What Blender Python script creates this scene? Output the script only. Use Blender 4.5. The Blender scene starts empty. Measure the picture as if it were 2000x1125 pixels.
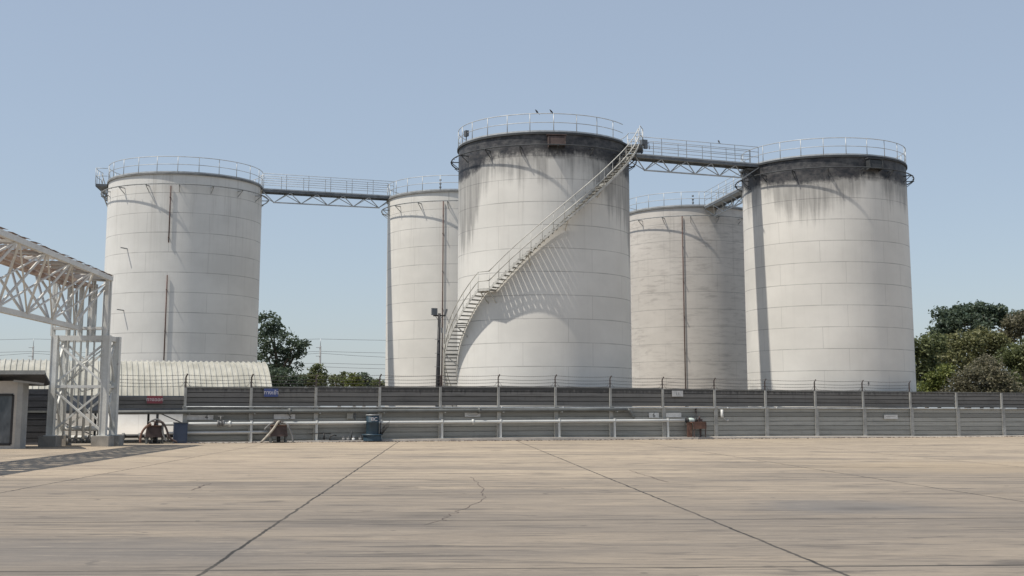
import bpy, math, random
from mathutils import Vector, Matrix

random.seed(11)
sc = bpy.context.scene
C = sc.collection
PI = math.pi
R_ = math.radians

# ------------------------------------------------------------------ camera
F, CY, YH, EYE = 2480.0, 430.0, 803.0, 1.5      # focal length and principal row in pixels of the 2000 px photograph
PITCH = math.atan((YH - CY) / F)
cam = bpy.data.cameras.new('camera')
cam.sensor_width = 36.0
cam.lens = 36.0 * F / 2000.0
cam.shift_y = -(562.5 - CY) / 2000.0
cam.clip_end = 6000.0
cam.clip_start = 0.1
co = bpy.data.objects.new('camera', cam)
co.location = (0, 0, EYE)
co.rotation_euler = (PI / 2 + PITCH, 0, 0)
C.objects.link(co)
sc.camera = co

def ray(px, py):
    u = (px - 1000) / F
    v = (CY - py) / F
    return Vector((u, math.cos(PITCH) - v * math.sin(PITCH), math.sin(PITCH) + v * math.cos(PITCH)))
def at(px, py, Y):                     # the point of the place seen at a pixel, Y metres ahead
    d = ray(px, py)
    return Vector((0, 0, EYE)) + d * (Y / d.y)
def gp(px, py):                        # the point of the ground seen at a pixel
    d = ray(px, py)
    return Vector((0, 0, EYE)) + d * (-EYE / d.z)

# ------------------------------------------------------------------ light
EL, BETA = 60.5, 22.0                   # sun height; the light travels towards +X, BETA degrees away from the viewer
b, e = R_(BETA), R_(EL)
travel = Vector((math.cos(b) * math.cos(e), math.sin(b) * math.cos(e), -math.sin(e)))
sun = bpy.data.lights.new('sun', 'SUN')
sun.energy = 4.7
sun.angle = R_(0.8)
sun.color = (1.0, 0.935, 0.835)
so = bpy.data.objects.new('sun', sun)
so.rotation_euler = travel.to_track_quat('-Z', 'Y').to_euler()
so.location = (-30, 0, 60)
C.objects.link(so)

w = bpy.data.worlds.new('World')
sc.world = w
w.use_nodes = True
nt = w.node_tree
nt.nodes.clear()
sky = nt.nodes.new('ShaderNodeTexSky')
sky.sky_type = 'NISHITA'
sky.sun_disc = False
sky.sun_elevation = e
sky.sun_rotation = R_(270.0 - BETA)
sky.air_density = 1.0
sky.dust_density = 1.0
sky.ozone_density = 1.0
sky.altitude = 0
bg = nt.nodes.new('ShaderNodeBackground')
bg.inputs['Strength'].default_value = 0.13
wo = nt.nodes.new('ShaderNodeOutputWorld')
mixs = nt.nodes.new('ShaderNodeMix')                    # the veil of pale haze that lies over the whole sky
mixs.data_type = 'RGBA'
mixs.inputs[0].default_value = 0.55
mixs.inputs[7].default_value = (0.47 / 0.13, 0.54 / 0.13, 0.635 / 0.13, 1)
nt.links.new(sky.outputs[0], mixs.inputs[6])
nt.links.new(mixs.outputs[2], bg.inputs[0])
nt.links.new(bg.outputs[0], wo.inputs[0])
sc.view_settings.view_transform = 'Standard'
sc.view_settings.look = 'None'
sc.view_settings.exposure = 0.0
sc.view_settings.gamma = 1.0

# ------------------------------------------------------------------ node helpers
class NT:
    def __init__(s, name):
        s.m = bpy.data.materials.new(name)
        s.m.use_nodes = True
        s.t = s.m.node_tree
        s.b = s.t.nodes['Principled BSDF']
    def n(s, kind, **kw):
        x = s.t.nodes.new(kind)
        for k, v in kw.items():
            setattr(x, k, v)
        return x
    def put(s, sock, v):
        if isinstance(v, bpy.types.NodeSocket):
            s.t.links.new(v, sock)
        elif isinstance(v, (tuple, list)) and len(v) == 3 and sock.type == 'RGBA':
            sock.default_value = (*v, 1)
        else:
            sock.default_value = v
    def math(s, op, a, b_=0.0, c=None, clamp=False):
        x = s.n('ShaderNodeMath', operation=op, use_clamp=clamp)
        s.put(x.inputs[0], a); s.put(x.inputs[1], b_)
        if c is not None: s.put(x.inputs[2], c)
        return x.outputs[0]
    def vec(s, x, y, z):
        v = s.n('ShaderNodeCombineXYZ')
        s.put(v.inputs[0], x); s.put(v.inputs[1], y); s.put(v.inputs[2], z)
        return v.outputs[0]
    def scale(s, v, sx, sy, sz, off=(0, 0, 0), rot=0.0):
        m = s.n('ShaderNodeMapping')
        s.put(m.inputs['Vector'], v)
        m.inputs['Scale'].default_value = (sx, sy, sz)
        m.inputs['Location'].default_value = off
        m.inputs['Rotation'].default_value = (0, 0, rot)
        return m.outputs[0]
    def noise(s, v, sc_=1.0, det=4.0, rough=0.55, dist=0.0):
        x = s.n('ShaderNodeTexNoise')
        s.put(x.inputs['Vector'], v)
        x.inputs['Scale'].default_value = sc_
        x.inputs['Detail'].default_value = det
        x.inputs['Roughness'].default_value = rough
        x.inputs['Distortion'].default_value = dist
        return x.outputs['Fac']
    def step(s, v, a, b_, smooth=True):           # 0 below a, 1 above b
        x = s.n('ShaderNodeMapRange', interpolation_type='SMOOTHSTEP' if smooth else 'LINEAR')
        s.put(x.inputs['Value'], v)
        s.put(x.inputs['From Min'], a); s.put(x.inputs['From Max'], b_)
        return x.outputs['Result']
    def mix(s, f, a, b_, mode='MIX'):
        x = s.n('ShaderNodeMix', data_type='RGBA', blend_type=mode)
        s.put(x.inputs[0], f); s.put(x.inputs[6], a); s.put(x.inputs[7], b_)
        return x.outputs[2]
    def bump(s, h, st=0.3, d=0.02):
        x = s.n('ShaderNodeBump')
        x.inputs['Strength'].default_value = st
        x.inputs['Distance'].default_value = d
        s.put(x.inputs['Height'], h)
        s.t.links.new(x.outputs[0], s.b.inputs['Normal'])
    def obj(s):
        return s.n('ShaderNodeTexCoord').outputs['Object']
    def pos(s):
        return s.n('ShaderNodeNewGeometry').outputs['Position']
    def xyz(s, v):
        x = s.n('ShaderNodeSeparateXYZ'); s.put(x.inputs[0], v)
        return x.outputs
    def done(s, col=None, rough=0.6, metal=0.0, spec=None):
        if col is not None: s.put(s.b.inputs['Base Color'], col)
        s.put(s.b.inputs['Roughness'], rough)
        s.put(s.b.inputs['Metallic'], metal)
        if spec is not None: s.put(s.b.inputs['Specular IOR Level'], spec)
        return s.m

def surf(name, col, rough=0.6, metal=0.0, var=0.25, scale=1.5, dirt=None, dirt_lo=0.55, stretch=(1, 1, 1), bump=0.0):
    """worn paint, metal or concrete: large and fine variation, an optional dirt colour in patches"""
    k = NT(name)
    p = k.pos()
    n1 = k.noise(k.scale(p, *stretch), scale, 6, 0.6)
    n2 = k.noise(p, scale * 9, 3, 0.6)
    f = k.math('ADD', k.math('MULTIPLY', n1, 0.7), k.math('MULTIPLY', n2, 0.3))
    lo = tuple(c * (1 - var) for c in col)
    hi = tuple(min(1, c * (1 + var * 0.55)) for c in col)
    c = k.mix(k.step(f, 0.3, 0.7), lo, hi)
    if dirt:
        c = k.mix(k.step(k.noise(k.scale(p, *stretch), scale * 1.7, 6, 0.65), dirt_lo, dirt_lo + 0.16), c, dirt)
    if bump: k.bump(f, bump, 0.02)
    return k.done(c, rough, metal)

M = {}
M['galv'] = surf('galvanised_steel', (0.46, 0.48, 0.49), 0.5, 0.25, 0.3, 2.0)
M['steel_dark'] = surf('dark_weathered_steel', (0.14, 0.155, 0.17), 0.6, 0.15, 0.4, 2.0)
M['edge'] = surf('roof_edge_angle', (0.19, 0.19, 0.185), 0.7, 0.0, 0.4, 1.2)
M['edge_black'] = surf('sooty_roof_edge', (0.05, 0.055, 0.06), 0.8, 0.0, 0.4, 1.2)
M['roofplate'] = surf('tank_roof_plate', (0.4, 0.4, 0.38), 0.7, 0.0, 0.3, 0.8)
M['ringpipe'] = surf('grey_painted_pipe', (0.24, 0.25, 0.25), 0.55, 0.0, 0.4, 1.5)
M['stairpaint'] = surf('pale_stair_paint', (0.52, 0.51, 0.47), 0.6, 0.0, 0.35, 1.6, (0.2, 0.16, 0.12), 0.6)
M['tread'] = surf('tread_steel', (0.28, 0.28, 0.26), 0.65, 0.1, 0.4, 2.0)
M['redpipe'] = surf('rust_red_pipe', (0.095, 0.05, 0.043), 0.75, 0.0, 0.35, 1.5, (0.14, 0.11, 0.095), 0.55)
M['white_steel'] = surf('white_painted_steel', (0.66, 0.66, 0.64), 0.5, 0.0, 0.16, 0.9, (0.42, 0.38, 0.33), 0.64)
M['tower'] = surf('grey_white_tower_paint', (0.66, 0.66, 0.63), 0.55, 0.0, 0.18, 1.1, (0.33, 0.3, 0.27), 0.62)
M['rust'] = surf('rusty_plate', (0.17, 0.095, 0.07), 0.8, 0.0, 0.5, 2.5, (0.3, 0.2, 0.15), 0.55)
M['rust_dark'] = surf('dark_rusted_plate', (0.085, 0.06, 0.055), 0.8, 0.0, 0.5, 3.0, (0.2, 0.15, 0.12), 0.58)
M['whitepipe'] = surf('white_pipe_paint', (0.55, 0.56, 0.545), 0.45, 0.0, 0.14, 1.2, (0.45, 0.43, 0.4), 0.66)
M['ledge'] = surf('mossy_ledge_concrete', (0.2, 0.2, 0.19), 0.85, 0.0, 0.4, 1.2)
M['greypipe'] = surf('grey_pipe_paint', (0.135, 0.142, 0.138), 0.6, 0.0, 0.3, 1.2, (0.14, 0.14, 0.14), 0.6)
M['post'] = surf('concrete_post', (0.38, 0.38, 0.36), 0.85, 0.0, 0.3, 1.8, (0.16, 0.16, 0.155), 0.58, bump=0.2)
M['wirepost'] = surf('rusty_angle_iron', (0.07, 0.055, 0.05), 0.75, 0.1, 0.4, 3.0)
M['wire'] = surf('barbed_wire', (0.14, 0.13, 0.125), 0.6, 0.4, 0.2, 3.0)
M['hose'] = surf('pale_hose', (0.42, 0.38, 0.32), 0.8, 0.0, 0.35, 6.0)
M['hose_grey'] = surf('grey_hose', (0.2, 0.2, 0.2), 0.7, 0.0, 0.35, 6.0)
M['valve'] = surf('pale_green_valve', (0.52, 0.6, 0.55), 0.5, 0.0, 0.25, 4.0)
M['black'] = surf('black_painted_iron', (0.022, 0.022, 0.024), 0.6, 0.0, 0.4, 3.0)
M['navy'] = surf('dark_blue_cabinet_paint', (0.045, 0.065, 0.11), 0.5, 0.0, 0.3, 2.0)
M['bluegreen'] = surf('blue_green_drum_paint', (0.026, 0.055, 0.08), 0.5, 0.0, 0.35, 1.6, (0.13, 0.18, 0.18), 0.66)
M['cabin'] = surf('beige_render', (0.47, 0.44, 0.4), 0.8, 0.0, 0.15, 0.9, bump=0.1)
M['cabin_side'] = surf('grey_pilaster', (0.34, 0.34, 0.33), 0.8, 0.0, 0.2, 0.9, bump=0.1)
M['awning'] = surf('dark_awning_sheet', (0.075, 0.08, 0.095), 0.6, 0.1, 0.3, 1.0)
M['awning_edge'] = surf('awning_trim', (0.22, 0.23, 0.23), 0.6, 0.1, 0.25, 1.0)
M['shaded_bay'] = surf('shade_dark_slats', (0.03, 0.033, 0.04), 0.6, 0.1, 0.4, 1.0, stretch=(1, 1, 5))  # wall slats blackened to carry the awning's shade
M['signwhite'] = surf('white_sign', (0.62, 0.62, 0.6), 0.6, 0.0, 0.2, 4.0)
M['signgrey'] = surf('faded_white_sign', (0.56, 0.56, 0.55), 0.6, 0.0, 0.2, 4.0)
M['signred'] = surf('faded_red_sign', (0.26, 0.06, 0.075), 0.6, 0.0, 0.25, 4.0)
M['signblue'] = surf('blue_sign', (0.07, 0.1, 0.26), 0.6, 0.0, 0.25, 4.0)
M['ink'] = surf('black_lettering', (0.02, 0.02, 0.022), 0.6, 0.0, 0.1, 4.0)
M['inkwhite'] = surf('white_lettering', (0.7, 0.68, 0.7), 0.6, 0.0, 0.1, 4.0)
M['bird'] = surf('dark_feathers', (0.03, 0.03, 0.034), 0.7, 0.0, 0.4, 20.0)
M['bark'] = surf('bark', (0.1, 0.08, 0.06), 0.9, 0.0, 0.4, 2.0, bump=0.4)
M['footing'] = surf('footing_concrete', (0.33, 0.31, 0.28), 0.9, 0.0, 0.3, 2.0, bump=0.2)
M['kerb'] = surf('kerb_concrete', (0.46, 0.42, 0.37), 0.9, 0.0, 0.25, 1.2, (0.28, 0.26, 0.23), 0.6, bump=0.2)
M['polec'] = surf('pole_concrete', (0.3, 0.3, 0.3), 0.85, 0.0, 0.2, 1.0)
M['lampglass'] = surf('floodlight_glass', (0.45, 0.45, 0.44), 0.25, 0.0, 0.1, 4.0)

def mat_glass():
    k = NT('dark_window_glass')
    p = k.pos()
    n = k.noise(k.scale(p, 1, 1, 0.5), 1.4, 3, 0.5)
    c = k.mix(k.step(n, 0.35, 0.7), (0.03, 0.045, 0.06), (0.17, 0.19, 0.21))  # paler blotches put the sky's reflection into the glass colour
    k.bump(n, 0.06, 0.05)
    return k.done(c, 0.06, 0.0, 0.6)
M['glass'] = mat_glass()

def mat_shell(name, Rr, H, base, stain=0.0, blotch=0.0, seed=0.0, hood=None, run_u=None):
    """painted steel plates: weld seams, rain streaks, an optional mould-black top band that runs down in streaks"""
    k = NT(name)
    x, y, z = k.xyz(k.obj())
    ang = k.math('ARCTAN2', y, x)
    u = k.math('MULTIPLY', ang, Rr)
    t = k.math('SUBTRACT', H, z)                           # depth below the rim
    br = k.n('ShaderNodeTexBrick')
    k.put(br.inputs['Vector'], k.vec(k.math('ADD', u, seed), z, 0.0))
    br.offset = 0.37; br.offset_frequency = 2; br.squash = 1.0
    br.inputs['Scale'].default_value = 1.0
    br.inputs['Mortar Size'].default_value = 0.016
    br.inputs['Mortar Smooth'].default_value = 0.25
    br.inputs['Brick Width'].default_value = 4.02
    br.inputs['Row Height'].default_value = H / 13.0
    br.inputs['Color1'].default_value = (0, 0, 0, 1)
    br.inputs['Color2'].default_value = (1, 1, 1, 1)
    br.inputs['Bias'].default_value = 0.0
    seam = br.outputs['Fac']
    plate = br.outputs['Color']
    uv = k.vec(u, seed, z)
    big = k.noise(k.scale(uv, 0.25, 1, 0.35), 1.0, 5, 0.6)
    fine = k.noise(k.scale(uv, 1.6, 1, 3.0), 1.5, 5, 0.65)
    streak = k.noise(k.scale(uv, 2.6, 1, 0.09), 1.0, 6, 0.7)
    streak2 = k.noise(k.scale(uv, 7.0, 1, 0.22), 1.0, 4, 0.6)
    lo = tuple(c * 0.86 for c in base)
    col = k.mix(k.step(big, 0.3, 0.72), lo, base)
    col = k.mix(k.math('MULTIPLY', k.xyz(plate)[0], 0.07), col, (0.45, 0.43, 0.39))
    # long rain streaks, stronger towards the top
    up = k.step(t, 9.0, 0.5)
    sk = k.math('MULTIPLY', k.step(streak, 0.52, 0.78), k.math('MULTIPLY_ADD', up, 0.42, 0.10))
    col = k.mix(sk, col, (0.30, 0.28, 0.25))
    if blotch:
        bl = k.noise(k.scale(uv, 0.55, 1, 3.2), 1.3, 6, 0.7, 0.4)
        b2 = k.noise(k.scale(uv, 0.3, 1, 0.5), 1.0, 4, 0.6)
        f = k.math('MULTIPLY', k.step(bl, 0.46, 0.68), k.step(b2, 0.28, 0.6))
        col = k.mix(k.math('MULTIPLY', f, blotch), col, (0.30, 0.275, 0.255))
    # seams: a little dirt in the weld line, broken up
    sm = k.math('MULTIPLY', seam, k.math('MULTIPLY_ADD', k.noise(k.scale(uv, 0.5, 1, 0.5), 1.0, 3, 0.5), 0.9, 0.0))
    rowh = H / 13.0
    fz = k.math('FRACT', k.math('ADD', k.math('DIVIDE', z, rowh), 0.5))
    dz_ = k.math('MULTIPLY', k.math('ABSOLUTE', k.math('SUBTRACT', fz, 0.5)), rowh)
    hs = k.math('MULTIPLY', k.step(dz_, 0.032, 0.008), k.math('MULTIPLY_ADD', k.noise(k.scale(uv, 0.8, 1, 3.0), 1.0, 4, 0.6), 2.6, -0.75), clamp=True)
    drip = k.math('MULTIPLY', k.step(k.math('FRACT', k.math('DIVIDE', z, rowh)), 0.45, 1.0), k.step(streak2, 0.55, 0.8))
    col = k.mix(k.math('MULTIPLY', drip, 0.16), col, (0.3, 0.28, 0.25))
    col = k.mix(k.math('MULTIPLY', sm, 0.65), col, (0.17, 0.165, 0.155))
    col = k.mix(k.math('MULTIPLY', hs, 0.58), col, (0.15, 0.148, 0.145))
    splash = k.math('MULTIPLY', k.step(k.math('ADD', z, k.math('MULTIPLY', k.math('SUBTRACT', fine, 0.5), 0.8)), 1.5, 0.1), 0.6)
    col = k.mix(splash, col, (0.33, 0.29, 0.24))
    if stain:
        wide = k.noise(k.scale(uv, 0.22, 1, 0.0), 1.0, 3, 0.5)
        jag = k.noise(k.scale(uv, 3.2, 1, 0.4), 1.0, 6, 0.75)
        blot = k.noise(k.scale(uv, 1.0, 1, 1.3), 1.0, 7, 0.72)
        d1 = k.math('MULTIPLY', H / 13.0, k.math('MULTIPLY_ADD', wide, 0.75, 0.72))        # the solid band, about the top course
        d1 = k.math('ADD', d1, k.math('MULTIPLY', k.math('SUBTRACT', jag, 0.5), 0.8))
        d1 = k.math('ADD', d1, k.math('MULTIPLY', k.math('SUBTRACT', blot, 0.5), 1.0))
        run = k.math('MULTIPLY', k.math('MULTIPLY_ADD', wide, 1.6, -0.15), stain)          # the thinner runs below it
        d1r = k.math('ADD', d1, 0.0)
        for (u0, wd, add) in (run_u or []):
            g = k.step(k.math('ABSOLUTE', k.math('SUBTRACT', u, u0)), wd, wd * 0.2)
            d1r = k.math('ADD', d1r, k.math('MULTIPLY', g, add * 0.3))
            run = k.math('ADD', run, k.math('MULTIPLY', g, add))
        d2 = k.math('ADD', d1r, k.math('MULTIPLY', run, k.math('MULTIPLY_ADD', streak, 2.0, -0.1)))
        m1 = k.math('MULTIPLY', k.step(k.math('SUBTRACT', t, d1r), 0.4, -0.45), k.math('MULTIPLY_ADD', blot, 0.5, 0.72), clamp=True)
        m2 = k.math('MULTIPLY', k.step(k.math('SUBTRACT', t, d2), 0.35, -1.3), k.math('MULTIPLY_ADD', streak2, 0.85, 0.12), clamp=True)
        m = k.math('MAXIMUM', m1, k.math('MULTIPLY', m2, 0.88))
        if hood is not None:                               # the plate kept clean below the overflow hood
            hu, hw, ht = hood
            cl = k.math('MULTIPLY', k.step(k.math('ABSOLUTE', k.math('SUBTRACT', u, hu)), hw * 1.25, hw * 0.75), k.step(t, ht, ht + 0.25))
            m = k.math('MULTIPLY', m, k.math('SUBTRACT', 1.0, k.math('MULTIPLY', cl, 0.85)))
        dark = k.mix(k.step(fine, 0.35, 0.7), (0.02, 0.023, 0.029), (0.062, 0.06, 0.064))
        col = k.mix(m, col, dark)
    k.bump(k.math('ADD', k.math('ADD', k.math('MULTIPLY', seam, -0.35), k.math('MULTIPLY', fine, 0.12)), k.math('MULTIPLY', big, 0.25)), 0.22, 0.03)
    return k.done(col, k.math('MULTIPLY_ADD', fine, 0.25, 0.45), 0.0, 0.35)

def mat_apron():
    k = NT('worn_yard_concrete')
    p = k.pos()
    r = k.scale(p, 1, 1, 1, (0, 0, 0), R_(-3.03))          # aligned with the slab joints
    x, y, z = k.xyz(r)
    big = k.noise(k.scale(p, 0.05, 0.12, 1), 1.0, 4, 0.55)
    mid = k.noise(k.scale(p, 0.22, 0.6, 1), 1.0, 6, 0.6, 0.3)
    fine = k.noise(p, 9.0, 5, 0.7)
    grit = k.noise(p, 45.0, 2, 0.6)
    px_, py_, pz_ = k.xyz(p)
    far = k.step(k.math('ADD', py_, k.math('MULTIPLY', k.math('SUBTRACT', big, 0.5), 60.0)), 12.0, 44.0)   # foreground darkening painted into the colour, paler towards the wall
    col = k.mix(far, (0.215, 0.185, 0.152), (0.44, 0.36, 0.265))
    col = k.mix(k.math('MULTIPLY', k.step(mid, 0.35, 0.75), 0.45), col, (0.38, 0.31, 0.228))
    # tyre marks: long thin sweeps, in slightly different directions
    def sweep(sx, sy, off, rot, lo, hi, amt, colr, dist=0.3):
        nonlocal col
        q = k.noise(k.scale(p, sx, sy, 1, off, R_(rot)), 1.0, 5, 0.62, dist)
        col = k.mix(k.math('MULTIPLY', k.step(q, lo, hi), amt), col, colr)
    zone = k.noise(k.scale(p, 0.06, 0.13, 1, (5, 2, 0)), 1.0, 3, 0.5)
    z2 = k.math('MULTIPLY_ADD', k.step(zone, 0.36, 0.62), 0.55, 0.34)
    DK = (0.12, 0.108, 0.098)
    sweep(0.07, 0.26, (3, 0, 0), 3.0, 0.47, 0.62, k.math('MULTIPLY', z2, 0.36), DK)
    sweep(0.16, 0.62, (9, 4, 0), -4.0, 0.50, 0.60, k.math('MULTIPLY', z2, 0.42), DK)
    sweep(0.13, 1.7, (1, 8, 0), 3.5, 0.51, 0.62, k.math('MULTIPLY', z2, 0.38), DK)
    sweep(0.26, 4.0, (6, 1, 0), -2.0, 0.53, 0.63, k.math('MULTIPLY', z2, 0.38), (0.09, 0.082, 0.076))
    sweep(0.9, 7.0, (2, 3, 0), 2.0, 0.55, 0.65, 0.3, (0.095, 0.086, 0.08))
    sweep(0.3, 1.1, (4, 3, 0), 0.0, 0.56, 0.68, 0.2, (0.40, 0.335, 0.255))
    def scuff(sx, sy, off, rot, wdt, amt):                  # thin arcs left by turning tyres
        nonlocal col
        q = k.noise(k.scale(p, sx, sy, 1, off, R_(rot)), 1.0, 2, 0.4, 0.15)
        d = k.math('ABSOLUTE', k.math('SUBTRACT', q, 0.5))
        brk_ = k.step(k.noise(k.scale(p, 0.35, 1.4, 1, off), 1.0, 4, 0.6), 0.46, 0.6)
        col = k.mix(k.math('MULTIPLY', k.math('MULTIPLY', k.step(d, wdt, wdt * 0.3), brk_), amt), col, (0.075, 0.068, 0.062))
    scuff(0.08, 0.7, (1, 1, 0), 4.0, 0.016, 0.75)
    scuff(0.14, 1.3, (5, 3, 0), -5.0, 0.016, 0.7)
    scuff(0.1, 2.0, (8, 2, 0), 9.0, 0.02, 0.6)
    scuff(0.2, 3.4, (3, 7, 0), -2.0, 0.022, 0.6)
    scuff(0.3, 0.9, (6, 5, 0), 14.0, 0.012, 0.55)
    spots = k.n('ShaderNodeTexVoronoi')
    k.put(spots.inputs['Vector'], p)
    spots.inputs['Scale'].default_value = 0.9
    col = k.mix(k.math('MULTIPLY', k.step(spots.outputs['Distance'], 0.055, 0.02), 0.7), col, (0.07, 0.062, 0.055))
    # oil darkened patch, rusty yellow dust, pale scuffs
    def patch(cx, cy, rx, ry, colr, amt):
        nonlocal col
        px, py, pz = k.xyz(p)
        wob = k.math('MULTIPLY', k.math('SUBTRACT', k.noise(p, 0.7, 5, 0.65), 0.5), 1.5)
        dx = k.math('DIVIDE', k.math('SUBTRACT', px, cx), rx)
        dy = k.math('DIVIDE', k.math('SUBTRACT', py, cy), ry)
        d = k.math('ADD', k.math('SQRT', k.math('ADD', k.math('MULTIPLY', dx, dx), k.math('MULTIPLY', dy, dy))), wob)
        col = k.mix(k.math('MULTIPLY', k.step(d, 1.15, 0.2), amt), col, colr)
    patch(5.3, 20.6, 2.0, 2.0, (0.135, 0.132, 0.13), 0.72)
    patch(-4.4, 14.2, 3.2, 1.8, (0.13, 0.124, 0.12), 0.55)
    patch(12.5, 35.0, 6.0, 5.5, (0.37, 0.285, 0.18), 0.4)
    patch(-9.0, 36.0, 7.0, 9.0, (0.36, 0.29, 0.22), 0.35)
    col = k.mix(k.math('MULTIPLY', k.step(fine, 0.55, 0.8), 0.25), col, (0.36, 0.32, 0.27))
    g2 = k.noise(k.scale(p, 0.45, 1, 1), 13.0, 5, 0.75)
    g3 = k.noise(k.scale(p, 0.35, 1, 1, (3, 5, 0)), 4.2, 6, 0.75)
    col = k.mix(k.math('MULTIPLY', k.step(g3, 0.52, 0.66), 0.42), col, (0.12, 0.108, 0.097))
    col = k.mix(k.math('MULTIPLY', k.step(g2, 0.54, 0.68), 0.45), col, (0.115, 0.104, 0.094))
    col = k.mix(k.math('MULTIPLY', k.step(g3, 0.45, 0.3), 0.4), col, (0.385, 0.33, 0.262))
    col = k.mix(k.math('MULTIPLY', k.step(grit, 0.6, 0.75), 0.45), col, (0.13, 0.12, 0.11))
    ix = k.math('FLOOR', k.math('ADD', k.math('DIVIDE', k.math('SUBTRACT', x, JX), 5.97), 0.0))
    iy = k.math('FLOOR', k.math('ADD', k.math('DIVIDE', k.math('SUBTRACT', y, JY), 5.45), 0.0))
    wn = k.n('ShaderNodeTexWhiteNoise', noise_dimensions='2D')
    k.put(wn.inputs['Vector'], k.vec(ix, iy, 0.0))
    col = k.mix(k.math('MULTIPLY', wn.outputs['Value'], 0.2), col, (0.19, 0.165, 0.14))
    sp2 = k.n('ShaderNodeTexVoronoi')
    k.put(sp2.inputs['Vector'], k.scale(p, 1, 1, 1, (4, 2, 0)))
    sp2.inputs['Scale'].default_value = 0.28
    sd = k.math('ADD', sp2.outputs['Distance'], k.math('MULTIPLY', k.math('SUBTRACT', g3, 0.5), 0.35))
    col = k.mix(k.math('MULTIPLY', k.step(sd, 0.2, 0.02), 0.5), col, (0.085, 0.078, 0.072))
    # slab joints, slightly wandering and partly filled
    wander = k.math('MULTIPLY', k.math('SUBTRACT', k.noise(p, 1.6, 4, 0.6), 0.5), 0.10)
    def joint(c, off, period, half):
        a = k.math('ADD', k.math('SUBTRACT', c, off), wander)
        fr = k.math('SUBTRACT', k.math('FRACT', k.math('ADD', k.math('DIVIDE', a, period), 0.5)), 0.5)
        d = k.math('MULTIPLY', k.math('ABSOLUTE', fr), period)
        return k.step(d, half, half * 0.35)
    jl = joint(x, JX, 5.97, 0.032)
    jc = joint(y, JY, 5.45, 0.06)
    brk = k.step(k.noise(k.scale(p, 0.5, 0.5, 1, (7, 7, 0)), 1.0, 4, 0.6), 0.36, 0.6)
    j = k.math('MAXIMUM', k.math('MULTIPLY', jl, k.math('MULTIPLY_ADD', brk, 0.25, 0.75)), k.math('MULTIPLY', jc, k.math('MULTIPLY_ADD', brk, 0.4, 0.5)))
    col = k.mix(k.math('MULTIPLY', j, 0.96), col, (0.03, 0.029, 0.027))
    k.bump(k.math('ADD', k.math('MULTIPLY', j, -1.0), k.math('ADD', k.math('MULTIPLY', fine, 0.25), k.math('MULTIPLY', mid, 0.5))), 0.35, 0.02)
    return k.done(col, 0.85, 0.0, 0.25)
# joint phases in the rotated frame: mapping rotates by -3.03 degrees about z
def rot_frame(v):
    a = R_(-3.03)
    return (v.x * math.cos(a) - v.y * math.sin(a), v.x * math.sin(a) + v.y * math.cos(a))
JX = (rot_frame(gp(412, 1125))[0] + rot_frame(gp(775, 862))[0]) / 2
JY = rot_frame(gp(1500, 1014))[1]
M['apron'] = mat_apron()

def mat_soil():
    k = NT('bund_soil')
    p = k.pos()
    n = k.noise(p, 0.3, 6, 0.65)
    g = k.noise(p, 4, 5, 0.7)
    c = k.mix(k.step(n, 0.35, 0.65), (0.16, 0.14, 0.11), (0.26, 0.235, 0.2))
    c = k.mix(k.step(g, 0.55, 0.7), c, (0.08, 0.1, 0.045))
    k.bump(g, 0.5, 0.05)
    return k.done(c, 0.95)
M['soil'] = mat_soil()

def mat_plank(name, col, dark, topz):
    """precast fence planks: each plank its own tone, damp black at the top and in streaks"""
    k = NT(name)
    p = k.pos()
    x, y, z = k.xyz(p)
    along = k.math('ADD', k.math('MULTIPLY', x, 0.943), k.math('MULTIPLY', y, 0.332))
    rnd = k.n('ShaderNodeNewGeometry').outputs['Random Per Island']
    uv = k.vec(along, 0.0, z)
    s = k.noise(k.scale(uv, 0.5, 1, 6), 1.0, 6, 0.65)
    v = k.noise(k.scale(uv, 5, 1, 1.2), 1.0, 5, 0.65)
    c = k.mix(rnd, tuple(a * 0.6 for a in col), tuple(min(1, a * 1.22) for a in col))
    c = k.mix(k.math('MULTIPLY', k.step(s, 0.45, 0.72), 0.55), c, dark)
    c = k.mix(k.math('MULTIPLY', k.step(v, 0.52, 0.75), 0.4), c, dark)
    tz = k.step(k.math('ADD', z, k.math('MULTIPLY', k.math('SUBTRACT', v, 0.5), 0.5)), topz, topz + 0.18)
    c = k.mix(k.math('MULTIPLY', tz, 0.85), c, (0.045, 0.045, 0.045))
    k.bump(k.math('ADD', s, k.math('MULTIPLY', v, 0.4)), 0.3, 0.015)
    return k.done(c, 0.85)
M['plank_low'] = mat_plank('lower_fence_planks', (0.325, 0.325, 0.3), (0.18, 0.18, 0.168), 5.0)
M['plank_up'] = mat_plank('upper_fence_planks', (0.165, 0.161, 0.153), (0.068, 0.066, 0.063), 2.42)

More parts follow.
